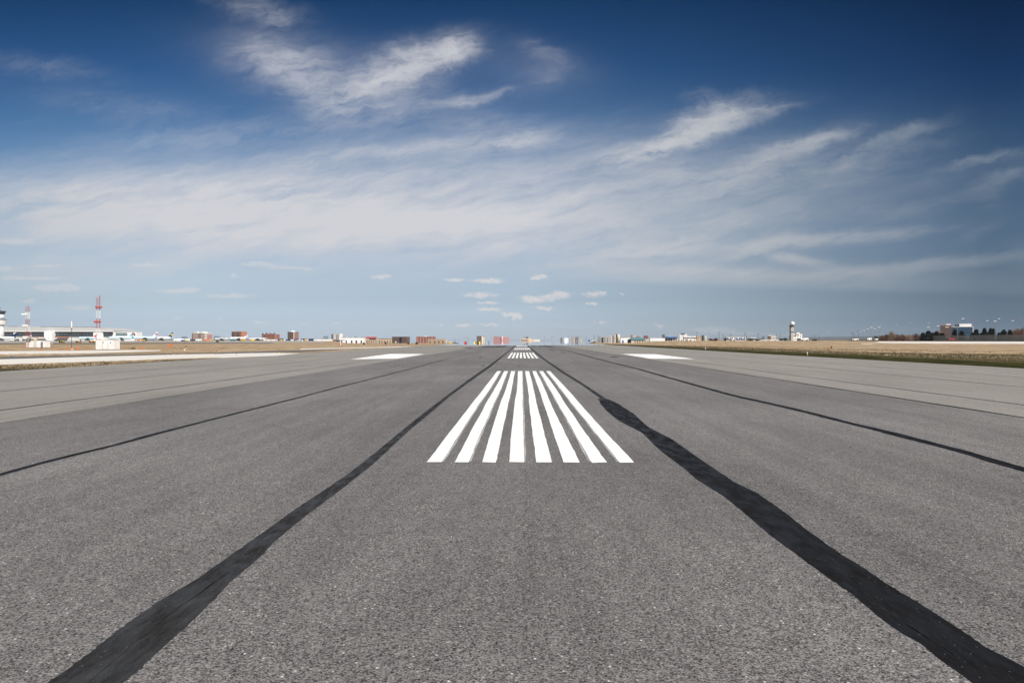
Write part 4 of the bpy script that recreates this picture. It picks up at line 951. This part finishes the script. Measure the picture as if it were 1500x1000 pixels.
edgelight(346.3, 519.6, 2.4, 'steel', 'small grey edge light standing on the pale concrete', G1, 'steel')
edgelight(368.2, 516.4, 3.0, 'black', 'black and white edge light beyond the pale concrete', G1, 'cream')
edgelight(409.3, 517.3, 3.8, 'black', 'larger black and amber light of the pair at the tip of the pale concrete', G1)
edgelight(415.5, 517.3, 3.4, 'black', 'smaller black and amber light of the pair at the tip of the pale concrete', G1)
edgelight(1182.5, 520.6, 4.6, 'lens', 'white topped amber edge light on the right grass verge', G2)
edgelight(1033.4, 511.6, 3.0, 'lens', 'small white edge light on the right verge nearer the runway end', G2, 'lens')
x, y = g(1218, 510.4); t = thing('marker_board', 'small black and orange marker board in the straw on the right', 'marker', (x, y, zt(x,y)))
part(t, 'board', 'black', (-.11,.11,0,.03,.05,.40)); part(t, 'orange_edge', 'orange', (-.19,-.112,0,.03,.05,.40)); part(t, 'post', 'steel', (-.02,.02,.031,.06,0,.38))
x, y = g(272, 513.3); t = thing('wind_sock', 'short red and white wind sock pole in dry grass below the cream office building', 'wind sock', (x, y, 0)); s_ = y/F
for i, c_ in enumerate(('mastred','white','mastred')): MB().bar((0,0,i*2.2*s_),(0,0,(i+1)*2.2*s_),.035,6).build('pole_section', M[c_], t)
MB().bar((-.02,0,6.6*s_),(.12,0,5.0*s_),.11,8,.05).build('sock', M['darkbrick'], t); part(t, 'junction_box', 'white', (-.24,-.06,-.08,.08,0,.18))
def board(px, py, w_, h_, m, lab, D=None, legm='darkgrey', panel=None):
    x, y = g(px, py) if D is None else (gx(px, D), D); s_ = y/F; zb = zt(x, y); t = thing('airfield_sign', lab, 'sign', (x, y, zb)); z0 = h_*.28*s_
    part(t, 'panel', m, (-w_/2*s_, w_/2*s_, -.05, .05, z0, h_*s_))
    for q in (-.35, .35): part(t, 'leg', legm, (q*w_*s_-.03, q*w_*s_+.03, -.03, .03, 0, z0))
    if panel: part(t, 'inset', panel[0], (panel[1]*w_*s_, panel[2]*w_*s_, -.08, -.052, z0+.02, h_*s_-.02))
board(249.3, 509.2, 3.6, 5.2, 'orange', 'orange board on dark legs in the dry grass under the dark blue tail')
board(195, 511.4, 5.6, 2.0, 'black', 'low flat black board right of the larger white hut')
board(498.5, 505.8, 3.8, 3.6, 'red', 'red and white airfield board in front of the white hangars', None, 'grey', ('white',-.1,.35))
board(533.0, 505.2, 2.4, 4.0, 'black', 'small black board on legs left of the red-roofed building', None)
board(565.0, 504.8, 2.2, 4.0, 'black', 'small black board on legs in front of the black-roofed building', None)
board(598.0, 504.6, 2.4, 3.8, 'black', 'small black board at the right corner of the grey-brown block', None)
board(610.5, 504.6, 3.8, 3.6, 'black', 'wide black board at the left corner of the reddish brick block', None)
board(660.0, 502.6, 3.2, 3.2, 'yellow', 'yellow airfield board standing alone at the left edge of the mirage', 380)
board(681.5, 502.4, 4.0, 3.0, 'red', 'red and black airfield board left of the brown and cream tower', 370, 'darkgrey', ('black',.1,.5))
board(696.0, 502.0, 3.2, 2.8, 'yellow', 'yellow and black board on the left of the brown and cream tower foot', 390, 'darkgrey', ('navy',.1,.5))
board(701.6, 502.2, 4.0, 3.2, 'yellow', 'black and yellow board before the brown and cream tower foot', 380, 'darkgrey', ('black',-.5,0))
board(716.0, 501.4, 1.6, 2.2, 'darkgrey', 'tiny dark grey board between the brown and pink towers', 400)

# ---------------------------------------------------------------- aircraft
def airliner(label, nose, tail, ybase, ytail, D, bodym, finm, emblem=None, heading=0.0, group='airliners parked at the terminal', rad=2.0, finbase=None):
    """nose and tail are photo columns; side-on airliner with its nose to the left"""
    L = gx(tail,D) - gx(nose,D); t = thing('airliner', label, 'airliner', (gx((nose+tail)/2,D), D, base_z(nose, D)), heading, group)
    H_ = hz(ytail, D); r = rad; zc = r + 1.9
    prof = [(.05,-.5),(.45,-.492),(.75,-.475),(.95,-.44),(1,-.40),(1,.22),(.86,.33),(.55,.43),(.22,.495)]
    vs = MB().lathe([(a*r, b*L) for a, b in prof], 14, (0,0,0), 'x')
    vs.v = [(x, y, z_ + zc + (max(0, x/L-.22)*L*.05)) for x, y, z_ in vs.v]; vs.build('fuselage', M[bodym], t, True)
    f = MB(); ht = H_ - zc; f.extr([(0,0)], 0, 0) if False else None
    f.add([(L*.28,-.18,zc+r*.85),(L*.28,.18,zc+r*.85),(L*.46,-.18,zc+r*.6),(L*.46,.18,zc+r*.6),(L*.46,-.1,H_),(L*.46,.1,H_),(L*.52,-.1,H_),(L*.52,.1,H_)],
          [(0,2,6,4),(1,5,7,3),(0,4,5,1),(4,6,7,5),(2,3,7,6),(0,1,3,2)])
    fin = f.build('tail_fin', M[finm], t)
    if emblem:
        MB().lathe([(ht*.17, -.02), (ht*.17, .02)], 12).build('emblem', M[emblem], fin).matrix_local = Matrix.Translation((L*.455, -.22, zc + ht*.62)) @ Matrix.Rotation(R(90), 4, 'X')
    for sy_ in (-1, 1):
        MB().add([(-L*.10,sy_*r*.8,zc-r*.5),(L*.10,sy_*r*.8,zc-r*.5),(L*.18,sy_*L*.42,zc+.6),(L*.12,sy_*L*.42,zc+.6),(-L*.10,sy_*r*.8,zc-r*.25),(L*.10,sy_*r*.8,zc-r*.3),(L*.18,sy_*L*.42,zc+.75),(L*.12,sy_*L*.42,zc+.75)],
                 [(0,1,2,3),(7,6,5,4),(0,4,5,1),(1,5,6,2),(2,6,7,3),(3,7,4,0)]).build('wing', M['grey'], t)
        MB().lathe([(.75,-1.9),(1.0,-1.2),(.95,.8),(.5,1.9)], 12, (-L*.03, sy_*L*.17, zc-r*.5-.9), 'x').build('engine', M['darkgrey'], t)
        MB().add([(L*.40,sy_*.3,zc+r*.5),(L*.48,sy_*.3,zc+r*.5),(L*.52,sy_*L*.16,zc+r*.7),(L*.49,sy_*L*.16,zc+r*.7),(L*.40,sy_*.3,zc+r*.62),(L*.48,sy_*.3,zc+r*.62),(L*.52,sy_*L*.16,zc+r*.78),(L*.49,sy_*L*.16,zc+r*.78)],
                 [(0,1,2,3),(7,6,5,4),(0,4,5,1),(1,5,6,2),(2,6,7,3),(3,7,4,0)]).build('tailplane', M[bodym], t)
        g_ = MB().box(L*.03-.25, L*.03+.25, sy_*2.6-.2, sy_*2.6+.2, .6, zc-r*.6); gg = g_.build('landing_gear', M['darkgrey'], t)
        MB().lathe([(.6,-.45),(.6,.45)], 10, (0,0,0)).build('wheel', M['tyre'], gg).matrix_local = Matrix.Translation((L*.03, sy_*2.6, .62)) @ Matrix.Rotation(R(90), 4, 'X')
    gg = MB().box(-L*.40-.2, -L*.40+.2, -.2, .2, .5, zc-r*.6).build('landing_gear', M['darkgrey'], t)
    MB().lathe([(.5,-.35),(.5,.35)], 10).build('wheel', M['tyre'], gg).matrix_local = Matrix.Translation((-L*.40, 0, .52)) @ Matrix.Rotation(R(90), 4, 'X')
    w = MB()
    n = 16
    for i in range(n): x = -L*.36 + L*.62*i/(n-1); w.box(x-.25, x+.25, -r-.02, -r+.12, zc+.35, zc+.75)
    w.build('cabin_windows', M['navy'], t)
    MB().box(-L*.475, -L*.455, -r*.72, r*.72, zc+.25, zc+.75).build('cockpit_window', M['black'], t)
    return t
airliner('white airliner cut by the left edge in front of the control tower', -22, 24, 498.8, 487.5, 1150, 'white', 'navy', None, R(6), rad=2.3)
airliner('pale blue airliner with bright red tail left of the larger hut', 116, 141.5, 498.8, 488.6, 1100, 'paleblue', 'red', None, R(10), rad=2.0)
airliner('pale airliner with sky blue fin and red disc before the terminal wing', 160, 195.5, 498.8, 485.4, 1080, 'paleblue', 'skyblue', 'red', R(8), rad=2.3)
airliner('pale airliner with whitish fin and red disc, just left of the dark blue tail', 196, 230, 498.8, 486.0, 1050, 'paleblue', 'paleblue', 'red', R(6), rad=2.3)
airliner('white airliner with dark blue tail fin carrying a yellow disc', 222, 252.5, 498.8, 486.8, 1130, 'white', 'navy', 'yellow', R(4), rad=2.2)
airliner('white airliner with red tail disc in front of the orange brick block', 337, 362.5, 498.6, 490.6, 1100, 'white', 'white', 'red', R(6), rad=1.9)
airliner('low white airliner with plain tail left of the orange brick block', 314, 337, 498.8, 495.0, 1180, 'white', 'white', None, R(-5), rad=1.3)
airliner('low white airliner with plain tail under the green-domed hotel', 364, 392, 498.8, 495.2, 1200, 'white', 'offwhite', None, R(-4), rad=1.4)

# ---------------------------------------------------------------- apron vehicles
def vehicle(name, label, cat, px, D, L, h_, bodym, cabm=None, group='service vehicles on the left apron', heading=0.0):
    z0 = base_z(px, D); t = thing(name, label, cat, (gx(px,D), D, z0), heading, group); c = cabm or bodym
    part(t, 'body', bodym, (-L*.18, L*.5, -1.1, 1.1, .55, h_)); cb = MB().extr([(-1.05,.55),(1.05,.55),(1.05,h_*.55),(.9,h_*.85),(-.9,h_*.85),(-1.05,h_*.55)], -L*.5, -L*.20).build('cab', M[c], t)
    part(t, 'windscreen', 'glass', (-L*.5-.05, -L*.5-.01, -.8, .8, h_*.5, h_*.8), parent=cb)
    wsrc = None
    for a, b in ((-.34,-1.12),(-.34,1.12),(.30,-1.12),(.30,1.12)):
        if wsrc is None: wsrc = q = MB().lathe([(.48,-.14),(.48,.14)], 12).build('wheel', M['tyre'], t)
        else: q = wsrc.copy(); COL.objects.link(q); q.parent = t
        q.location = (L*a, b, .48); q.rotation_euler = (R(90), 0, 0)
    return t
V = [('truck','small white service truck under the control tower',18,1000,7,2.6,'white'),('truck','black and white tug left of the short antenna tower',24.5,1000,5,2.4,'darkgrey'),
 ('van','orange van beneath the second jet bridge',50,1020,6,2.2,'amber'),('van','dark van left of the white terminal pier',65,1000,5,2.4,'darkgrey'),('van','black van just right of the white terminal pier',85,980,5,2.0,'black'),
 ('van','yellow van in the grass below the terminal pier',90.6,420,1.6,1.1,'yellow'),('van','yellow van left of the pale blue airliner',115,450,1.2,1.0,'amber'),('truck','long amber truck left of the larger hut',136,440,3.0,1.1,'amber'),
 ('truck','white catering truck under the terminal wing',172,980,7,3.2,'white'),('van','yellow van in front of the red-disc airliner',210,700,2.2,1.8,'yellow'),('van','orange van under the nose of the red-disc airliner',203,960,4,2.2,'orange'),
 ('bus','white airport bus right of the dark blue tail',262,900,11,3.0,'white'),('bus','white airport bus below the cream office building',272,880,9,2.6,'white'),('van','small blue van under the cream office building',268,760,3.4,1.8,'blue'),
 ('van','yellow van right of the wind sock pole',273.5,640,2.4,1.6,'yellow'),('truck','dark truck under the cream office building',282,860,5,2.4,'darkgrey'),('van','orange van right of the cream office building',300,860,4,2.2,'orange'),
 ('truck','white truck left of the low white airliner',291,980,7,2.8,'white'),('van','amber van below the low white airliner',309,900,3.6,2.0,'amber'),('van','yellow van under the white airliner tail',356,820,5,1.6,'yellow'),
 ('truck','teal tanker under the white airliner nose',341,960,6,2.8,'tealroof'),('van','black van in the grass before the low white airliner',318.5,520,1.2,1.2,'black'),('van','yellow van right of the orange brick block',370,950,5,2.0,'yellow'),
 ('truck','dark blue truck at the left end of the white warehouse',411,1050,8,3.2,'navy'),('van','yellow van in front of the dark blue truck',412,800,3,1.8,'yellow'),('truck','dark blue truck under the tall brown tower',422,1100,6,2.6,'navy'),
 ('truck','dark truck right of the tall brown tower',434,1100,7,3.0,'navy'),('truck','dark truck in the middle of the long white warehouse',444,1100,7,3.2,'navy'),('van','yellow van in the middle of the long white warehouse',447.5,1000,3,2.2,'yellow'),
 ('truck','dark blue truck at the right end of the white warehouse',455.5,1080,7,3.2,'navy'),('car','white car in the mid field below the warehouse',438,800,9,1.5,'white'),('van','red van at the foot of the white columned block',490,1000,5,2.2,'brick'),
 ('van','dark van at the foot of the white columned block',495,1000,5,2.2,'darkgrey')]
for n_, lb, px, D, L_, h__, m_ in V: vehicle(n_, lb, n_, px, D, L_, h__, m_, heading=R(random.uniform(-25, 25)))
GV = 'vehicles on the right road'
for n_, lb, px, D, L_, h__, m_ in [('truck','white truck parked at the foot of the radar tower',1178,500,4.8,2.0,'white'),('car','white car beyond the long hangar with the black band',1009,560,4.2,1.6,'white'),('car','white car before the garage with blue doors',1073,560,3.6,1.3,'white'),
    ('car','red car between the dark shrubs left of the garage',1047,560,3.8,1.3,'red'),('car','dark car right of the truck at the radar tower',1193,520,2.6,1.1,'black'),('van','red van behind the fence near the pink-brown office',1393,420,3.4,1.7,'redroof'),
    ('car','white car behind the fence below the lamp row',1252,520,4.2,1.5,'white'),('van','white van behind the fence in the middle of the lamp row',1272.6,520,3.0,2.0,'white'),('car','white car behind the fence near the end of the lamp row',1283,480,2.6,1.5,'white')]:
    vehicle(n_, lb, n_, px, D, L_, h__, m_, group=GV)

# ---------------------------------------------------------------- fence, parapet
def fence():
    pts = []; n = 72
    for i in range(n+1):
        px = 1560 - (1560-1165)*(i/n)**.9; f = (1560-px)/395
        D = 1/(1/318*(1-f) + 1/720*f); pts.append((gx(px, D), D, px))
    t = thing('security_fence', 'long grey chain link security fence running along the right side', 'fence', (*pts[0][:2], base_z(1500, 330)))
    o0 = Vector(t.location)
    mb = MB(); rl = MB(); src = None
    for i, (x, y, px) in enumerate(pts):
        z0 = base_z(px, y); p = Vector((x, y, z0)) - o0; hgt = 3.05
        if src is None: src = q = MB().bar((0,0,0),(0,0,hgt),.05,6).build('post', M['steel'], t)
        else: q = src.copy(); COL.objects.link(q); q.parent = t
        q.location = p
        if i:
            a, b = prev, p
            mb.add([(a.x,a.y,a.z+.05),(b.x,b.y,b.z+.05),(b.x,b.y,b.z+hgt),(a.x,a.y,a.z+hgt)], [(0,1,2,3)])
            rl.bar((a.x,a.y,a.z+hgt),(b.x,b.y,b.z+hgt),.035,4); rl.bar((a.x,a.y,a.z+hgt*.5),(b.x,b.y,b.z+hgt*.5),.02,3)
        prev = p
    mb.build('chain_link', M['wire'], t); rl.build('rail', M['steel'], t)
    w_ = thing('road_parapet', 'low dark road parapet at the foot of the security fence', 'parapet', (o0.x, o0.y-2, o0.z)); mb = MB(); prev = None
    cp = MB()
    for i, (x, y, px) in enumerate(pts):
        if px < 1236: break
        z0 = base_z(px, y-2); p = Vector((x, y-2, z0)) - w_.location
        if prev is not None:
            for m_, a0, a1, dp in ((mb, -.1, .36, .0),(cp, .36, .46, .06)):
                m_.add([(prev.x,prev.y-dp,prev.z+a0),(p.x,p.y-dp,p.z+a0),(p.x,p.y-dp,p.z+a1),(prev.x,prev.y-dp,prev.z+a1),(prev.x,prev.y+.3+dp,prev.z+a0),(p.x,p.y+.3+dp,p.z+a0),(p.x,p.y+.3+dp,p.z+a1),(prev.x,prev.y+.3+dp,prev.z+a1)],
                   [(0,1,2,3),(7,6,5,4),(3,2,6,7),(0,4,5,1)])
        prev = p
    mb.build('wall', M['darkgrey'], w_); cp.build('coping', M['black'], w_)
fence()

# ---------------------------------------------------------------- lamps
def lamp(px, py, D, lab, arm=0, group='street lamps along the right road', head='lens', pole='steel', r=.13):
    z0 = base_z(px, D); hh = hz(py, D) - z0; t = thing('street_lamp', lab, 'street lamp', (gx(px,D), D, z0), 0, group)
    MB().bar((0,0,0),(0,0,hh),r,6,r*.6).build('pole', M[pole], t)
    if arm == 0:
        for s2 in (-1, 1):
            a_ = MB().bar((0,0,hh),(s2*.45,0,hh+.12),.05).build('arm', M[pole], t); MB().box(s2*.35-.38, s2*.35+.38, -.28, .28, hh+.12, hh+.36).build('lamp_head', M[head], t)
    else:
        MB().bar((0,0,hh),(arm,0,hh+abs(arm)*.45),.055).build('arm', M[pole], t); MB().box(arm-.6, arm+.6, -.25, .25, hh+abs(arm)*.45, hh+abs(arm)*.45+.26).build('lamp_head', M[head], t)
row = [(1254,488.6),(1258,487.2),(1261.2,485.8),(1265.4,484.2),(1270.6,482.2),(1276,480.0),(1281.6,481.8),(1287.8,479.6)]
names = ['twin-headed lamp, smallest and farthest of the rising row','twin-headed lamp, second of the rising row from the far end','twin-headed lamp, third of the rising row from the far end','twin-headed lamp, fourth of the rising row from the far end','bright wide-headed lamp, fifth of the rising row from the far end','tall lamp just left of the gap in the rising row','slightly shorter lamp between the two tallest of the rising row','tallest and rightmost lamp of the rising row']
for (px, py), lb in zip(row, names): lamp(px, py, 8.4*F/(VY-py), lb)
lamp(1212.7, 487.4, 700, 'single white-headed lamp standing alone right of the radar tower')
lamp(1359.6, 480.0, 480, 'white-headed lamp rising out of the left evergreen')
lamp(1373.8, 478.0, 480, 'white-headed lamp just left of the pink-brown office')
lamp(1402.3, 470.6, 430, 'curved arm lamp left of the white and blue office', 3.0)
lamp(1457.2, 471.2, 430, 'thick double lamp pole above the evergreens right of the office'); lamp(1458.4, 469.4, 520, 'lamp with arm reaching right over the thick double lamp', 2.2)
lamp(1451.6, 472.6, 500, 'lamp with arm reaching left above the tallest evergreens', -2.4)
lamp(1477.4, 472.6, 480, 'lamp with arm reaching right near the brown bare tree', 2.4)
lamp(1499.0, 470.0, 420, 'lamp with arm reaching left at the right edge of the photo', -1.6, head='steel')
for px, py, lb in [(1313,476,'faint thin lamp above the pale bare tree, left one'),(1333.4,473.6,'faint thin lamp between the bare trees and the left evergreen'),(1360.8,473.4,'faint thin lamp high above the left evergreen')]:
    lamp(px, py, 900, lb, r=.06, pole='hazeblue')
# thin poles and pylons on the horizon
def pole(px, py, D, lab, r=.12, m='darkgrey', cross=True, grp='poles on the right horizon'):
    z0 = base_z(px, D); hh = hz(py, D)-z0; t = thing('utility_pole', lab, 'pole', (gx(px,D), D, z0), 0, grp)
    MB().bar((0,0,0),(0,0,hh),r*1.2,6,r*.8).build('post', M[m], t)
    if cross: MB().box(-hh*.11, hh*.11, -.08, .08, hh*.9, hh*.93).build('crossarm', M[m], t)
for px, py, D, lb in [(1020.4,486,800,'thin dark pole behind the hangar with the black band'),(1053.2,486.2,620,'dark pole left of the garage, taller one'),(1059.4,489.4,620,'dark pole left of the garage, shorter one'),(1070.6,488.2,620,'thin pole behind the first blue door'),
    (1090.6,486.6,600,'reddish thin pole right of the last blue door'),(1093.6,488.4,600,'dark pole at the right corner of the garage'),(1110.6,488.4,600,'reddish pole left of the two cranes'),(1137.6,489.0,600,'dark pole above the pale blank block, left one'),(1142.4,488.8,620,'dark pole above the pale blank block, right one'),
    (1156.0,491.4,600,'thin pole touching the left side of the radar tower'),(1189.6,491.2,760,'thin pole right of the radar truck'),(1194,490.4,760,'thin pole, second right of the radar truck'),(1199.4,490.2,760,'thin pole, third right of the radar truck'),
    (1248.3,485.6,640,'dark pole at the left start of the rising lamp row'),(1251.2,487.6,640,'shorter dark pole at the left start of the rising lamp row'),(1257.0,484.0,640,'dark pole among the smallest lamps')]:
    pole(px, py, D, lb)
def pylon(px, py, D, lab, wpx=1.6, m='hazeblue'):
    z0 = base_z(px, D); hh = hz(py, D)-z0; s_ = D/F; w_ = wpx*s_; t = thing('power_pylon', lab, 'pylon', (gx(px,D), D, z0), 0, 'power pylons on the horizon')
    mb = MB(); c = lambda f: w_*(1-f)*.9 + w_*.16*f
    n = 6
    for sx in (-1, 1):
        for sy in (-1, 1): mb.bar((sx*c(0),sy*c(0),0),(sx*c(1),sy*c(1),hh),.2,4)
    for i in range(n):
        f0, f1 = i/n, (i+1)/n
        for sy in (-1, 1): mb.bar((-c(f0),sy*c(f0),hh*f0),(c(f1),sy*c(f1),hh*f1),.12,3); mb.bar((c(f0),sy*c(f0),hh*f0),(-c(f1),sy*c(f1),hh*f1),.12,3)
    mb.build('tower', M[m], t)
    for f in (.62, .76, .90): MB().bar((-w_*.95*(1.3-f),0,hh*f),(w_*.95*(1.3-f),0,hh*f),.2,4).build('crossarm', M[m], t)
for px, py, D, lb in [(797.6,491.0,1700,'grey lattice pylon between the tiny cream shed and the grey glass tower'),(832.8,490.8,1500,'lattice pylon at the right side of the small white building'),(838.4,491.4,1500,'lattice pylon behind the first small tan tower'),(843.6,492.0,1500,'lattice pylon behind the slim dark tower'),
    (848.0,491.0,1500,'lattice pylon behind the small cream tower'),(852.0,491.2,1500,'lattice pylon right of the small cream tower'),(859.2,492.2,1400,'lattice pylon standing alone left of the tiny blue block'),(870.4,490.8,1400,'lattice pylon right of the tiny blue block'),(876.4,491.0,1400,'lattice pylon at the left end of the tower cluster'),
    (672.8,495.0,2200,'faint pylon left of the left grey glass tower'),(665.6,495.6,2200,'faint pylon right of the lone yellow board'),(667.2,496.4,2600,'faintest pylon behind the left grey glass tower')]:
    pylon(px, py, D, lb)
for px, py, lb in [(1115,492.6,'dark crane-like loader left of the dark brown box'),(1117.4,492.2,'second dark loader leaning right beside the first')]:
    D = 620; z0 = base_z(px, D); hh = hz(py, D)-z0; t = thing('loader_crane', lb, 'crane', (gx(px,D), D, z0), 0, 'dark cranes near the low white parapet')
    part(t, 'body', 'darkgrey', (-1.4, 1.4, -1, 1, .3, 1.5)); MB().bar((0,0,1.4),(1.5,0,hh),.22,5).build('boom', M['black'], t); part(t, 'track', 'black', (-1.6,1.6,-1.2,-.7,0,.5)); part(t, 'track', 'black', (-1.6,1.6,.7,1.2,0,.5))

# ---------------------------------------------------------------- trees
def tree(name, label, px, ytop, D, wpx, kind, seed, group=None, m=None, n=900):
    rr = random.Random(seed); z0 = base_z(px, D); s_ = D/F; hh = hz(ytop, D)-z0; W = wpx*s_/2
    t = thing(name, label, 'tree' if 'shrub' not in name else 'shrub', (gx(px,D), D, z0), rr.uniform(0, 6), group)
    tr = MB()
    if kind == 'conifer':
        tr.bar((0,0,-.2),(0,0,hh*.95),.22,7,.03); tr.build('trunk', M['bark'], t)
        cr = MB(); vs, fs = [], []
        for i in range(n):
            f = rr.random()**.8; zz_ = hh*(.06+.94*f); rad = W*(1-f)**.62*(0.82+.3*math.sin(f*23+seed))+.12
            a = rr.uniform(0, 6.283); r = rad*math.sqrt(rr.uniform(.15,1)); x, y = r*math.cos(a), r*math.sin(a); zz_ -= r*.22
            l = rr.uniform(.35,.8); o = len(vs); d = Vector((math.cos(a), math.sin(a), rr.uniform(-.5,.1)))*l; sdv = Vector((-math.sin(a), math.cos(a), rr.uniform(-.3,.3)))*l*.45
            p = Vector((x,y,zz_)); vs += [p-sdv, p+sdv, p+d]; fs.append((o,o+1,o+2))
        cr.add(vs, fs); cr.build('crown', M[m or 'conifer'], t)
    elif kind == 'bare':
        tr.bar((0,0,-.2),(0,0,hh*.4),.2,7,.12); tr.build('trunk', M['bark'], t); cr = MB()
        for i in range(n//3):
            a = rr.uniform(0, 6.283); el_ = rr.uniform(-.1, 1.5); p = Vector((rr.uniform(-.3,.3)*W,rr.uniform(-.3,.3)*W,hh*rr.uniform(.02,.3)))
            q = Vector((W*math.cos(a)*math.cos(el_)*rr.uniform(.6,1), W*math.sin(a)*math.cos(el_)*rr.uniform(.6,1), hh*(.22+.78*max(0,math.sin(el_))*rr.uniform(.6,1))))
            mid = p.lerp(q, .6) + Vector((rr.uniform(-.2,.2), rr.uniform(-.2,.2), .1)); cr.bar(p, mid, .045, 3, .03); cr.bar(mid, q, .035, 3, .014)
            for _ in range(4):
                b0 = mid.lerp(q, rr.uniform(.1,.9)); cr.bar(b0, b0 + Vector((rr.uniform(-.6,.6), rr.uniform(-.6,.6), rr.uniform(.1,.8))), .022, 3, .010)
        cr.build('crown', M[m or 'twig'], t)
    else:
        tr.bar((0,0,-.2),(0,0,hh*.6),.16,6,.06); tr.build('trunk', M['bark'], t); cr = MB(); vs, fs = [], []
        lobes = [(Vector((rr.uniform(-.6,.6)*W, rr.uniform(-.6,.6)*W, hh*rr.uniform(.35,.75))), rr.uniform(.25,.45)*W+.2) for _ in range(9)]
        for i in range(n):
            c, r = rr.choice(lobes); v = Vector((rr.gauss(0,1), rr.gauss(0,1), rr.gauss(0,1))).normalized()*r*rr.uniform(.6,1.05); v.z *= hh*.28/max(r,.3) if hh < W else 1
            p = c+v; p.z = min(max(.05, p.z), hh); l = rr.uniform(.15,.38); o = len(vs)
            u = Vector((rr.gauss(0,1), rr.gauss(0,1), rr.gauss(0,1))).normalized()*l; w2_ = Vector((rr.gauss(0,1), rr.gauss(0,1), rr.gauss(0,1))).normalized()*l
            vs += [p, p+u, p+w2_]; fs.append((o,o+1,o+2))
        cr.add(vs, fs); cr.build('crown', M[m or 'shrub'], t)
GC = 'dark evergreens behind the right fence'; GB = 'leafless trees behind the right fence'
for i, (px, yt, wd, lb) in enumerate([(1352,487.2,9,'small dark evergreen at the left end of the evergreen row'),(1360,484.4,14,'broad dark evergreen with a lamp rising from it'),(1366.5,487.0,9,'low dark evergreen right of the broad one with the lamp'),(1372,485.0,11,'dark evergreen left of the pink-brown office foot'),(1380,487.4,12,'low evergreen hiding the pink-brown office foot'),
    (1399,482.8,10,'pointed evergreen left of the white and blue office'),(1409,484.8,11,'rounded evergreen against the blue glass facade'),(1430,482.2,10,'evergreen against the white ribbon windows'),(1425.5,487,9,'low evergreen beside the one against the ribbon windows'),
    (1442,480.4,7,'narrow tall evergreen, left of three spires'),(1451,480.6,5.5,'narrow tall evergreen, middle of three spires'),(1455.2,481.2,5.5,'narrow tall evergreen, right of three spires'),(1447,486.4,12,'low evergreen filling the gap between the spires'),(1438.5,487,8,'low evergreen left of the three spires'),
    (1464,487,8,'low evergreen right of the three spires'),(1470.6,482.6,11,'broad evergreen between the spires and the brown bare tree'),(1479.4,483.0,8,'evergreen touching the brown bare tree')]):
    tree('evergreen_tree', lb, px, yt, 440, wd*1.3, 'conifer', 100+i, GC, n=3200)
for i, (px, yt, wd, m_, lb) in enumerate([(1306,484.0,12,'twigtan','pale tall bare tree at the left end of the bare trees'),(1314,487.0,14,'twig','reddish bare tree right of the pale tall one'),(1322,487.0,12,'twig','reddish bare tree in the left bare clump'),(1332,487.2,12,'twigtan','brown bare tree right of the gap in the bare clump'),(1342,485.6,14,'twig','reddish bare tree next to the evergreens'),
    (1293,488.8,10,'twig','low reddish bare tree right of the lamp row'),(1298.5,487.0,6,'twig','thin bare tree between the lamp row and the pale tall one'),(1490,480.0,24,'twig','big round red-brown bare tree near the right edge'),(1500,478.6,26,'twig','big round red-brown bare tree cut by the right edge')]):
    tree('bare_tree', lb, px, yt + (2.0 if i < 7 and i != 0 else 0), 450, wd*(1.5 if i < 7 else 1.25), 'bare', 200+i, GB, m_, n=2000 if wd > 20 else 750)
for i, (px, yt, wd, lb) in enumerate([(1042,495.8,8,'dark shrub clump left of the garage, left one'),(1049.5,495.4,6,'dark shrub clump left of the garage, right one'),(1063,495.2,4,'dark shrub against the left side of the garage'),(1098,495.6,9,'dark shrub right of the garage'),(1109,496.6,9,'dark shrub behind the low white-roofed shed'),(1151,494.6,8,'brown shrub at the left foot of the radar tower'),(1144,495.4,8,'dark shrub right of the low white parapet'),(1282,491.4,10,'dark shrub in front of the end of the lamp row'),(1290,491.0,8,'dark shrub right of the lamp row')]):
    tree('shrub', lb, px, yt, 520, wd, 'shrub', 300+i, 'dark shrubs on the right horizon', n=700)

# ---------------------------------------------------------------- far woodland line and air
def wood(x0, x1, D, h_, seed, m='twig'):
    rr = random.Random(seed); vs, fs = [], []
    for i in range(9000):
        px = rr.uniform(x0, x1); y = D + rr.uniform(0, 60); x = gx(px, y); z0 = base_z(px, y)
        hh = h_*(.5 + .9*abs(noise.noise(Vector((px*.09, 2, seed))))); z_ = z0 + hh*rr.random()
        l = rr.uniform(.6, 1.6); o = len(vs); vs += [(x-l, y, z_), (x+l, y+rr.uniform(-1,1), z_), (x+rr.uniform(-1,1), y, z_+l)]; fs.append((o,o+1,o+2))
    mb = MB(); mb.add(vs, fs); tag(mb.build('distant_woodland', M[m]), kind='stuff')
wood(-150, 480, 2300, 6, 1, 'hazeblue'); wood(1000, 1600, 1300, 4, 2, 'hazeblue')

# haze: one even box of air round the camera and everything built, the sky outside it
hb = MB().box(-4800, 4800, -4800, 4800, -24, 66).build('haze', None)
hm = bpy.data.materials.new('pale_air'); hm.use_nodes = True; ht_ = hm.node_tree; ht_.nodes.clear()
ho = ht_.nodes.new('ShaderNodeOutputMaterial'); hv = ht_.nodes.new('ShaderNodeVolumePrincipled')
hv.inputs['Color'].default_value = (0.80, 0.88, 1.0, 1); hv.inputs['Density'].default_value = 5e-5; hv.inputs['Anisotropy'].default_value = 0.0
ht_.links.new(hv.outputs[0], ho.inputs['Volume']); hb.data.materials.append(hm); tag(hb, kind='stuff')
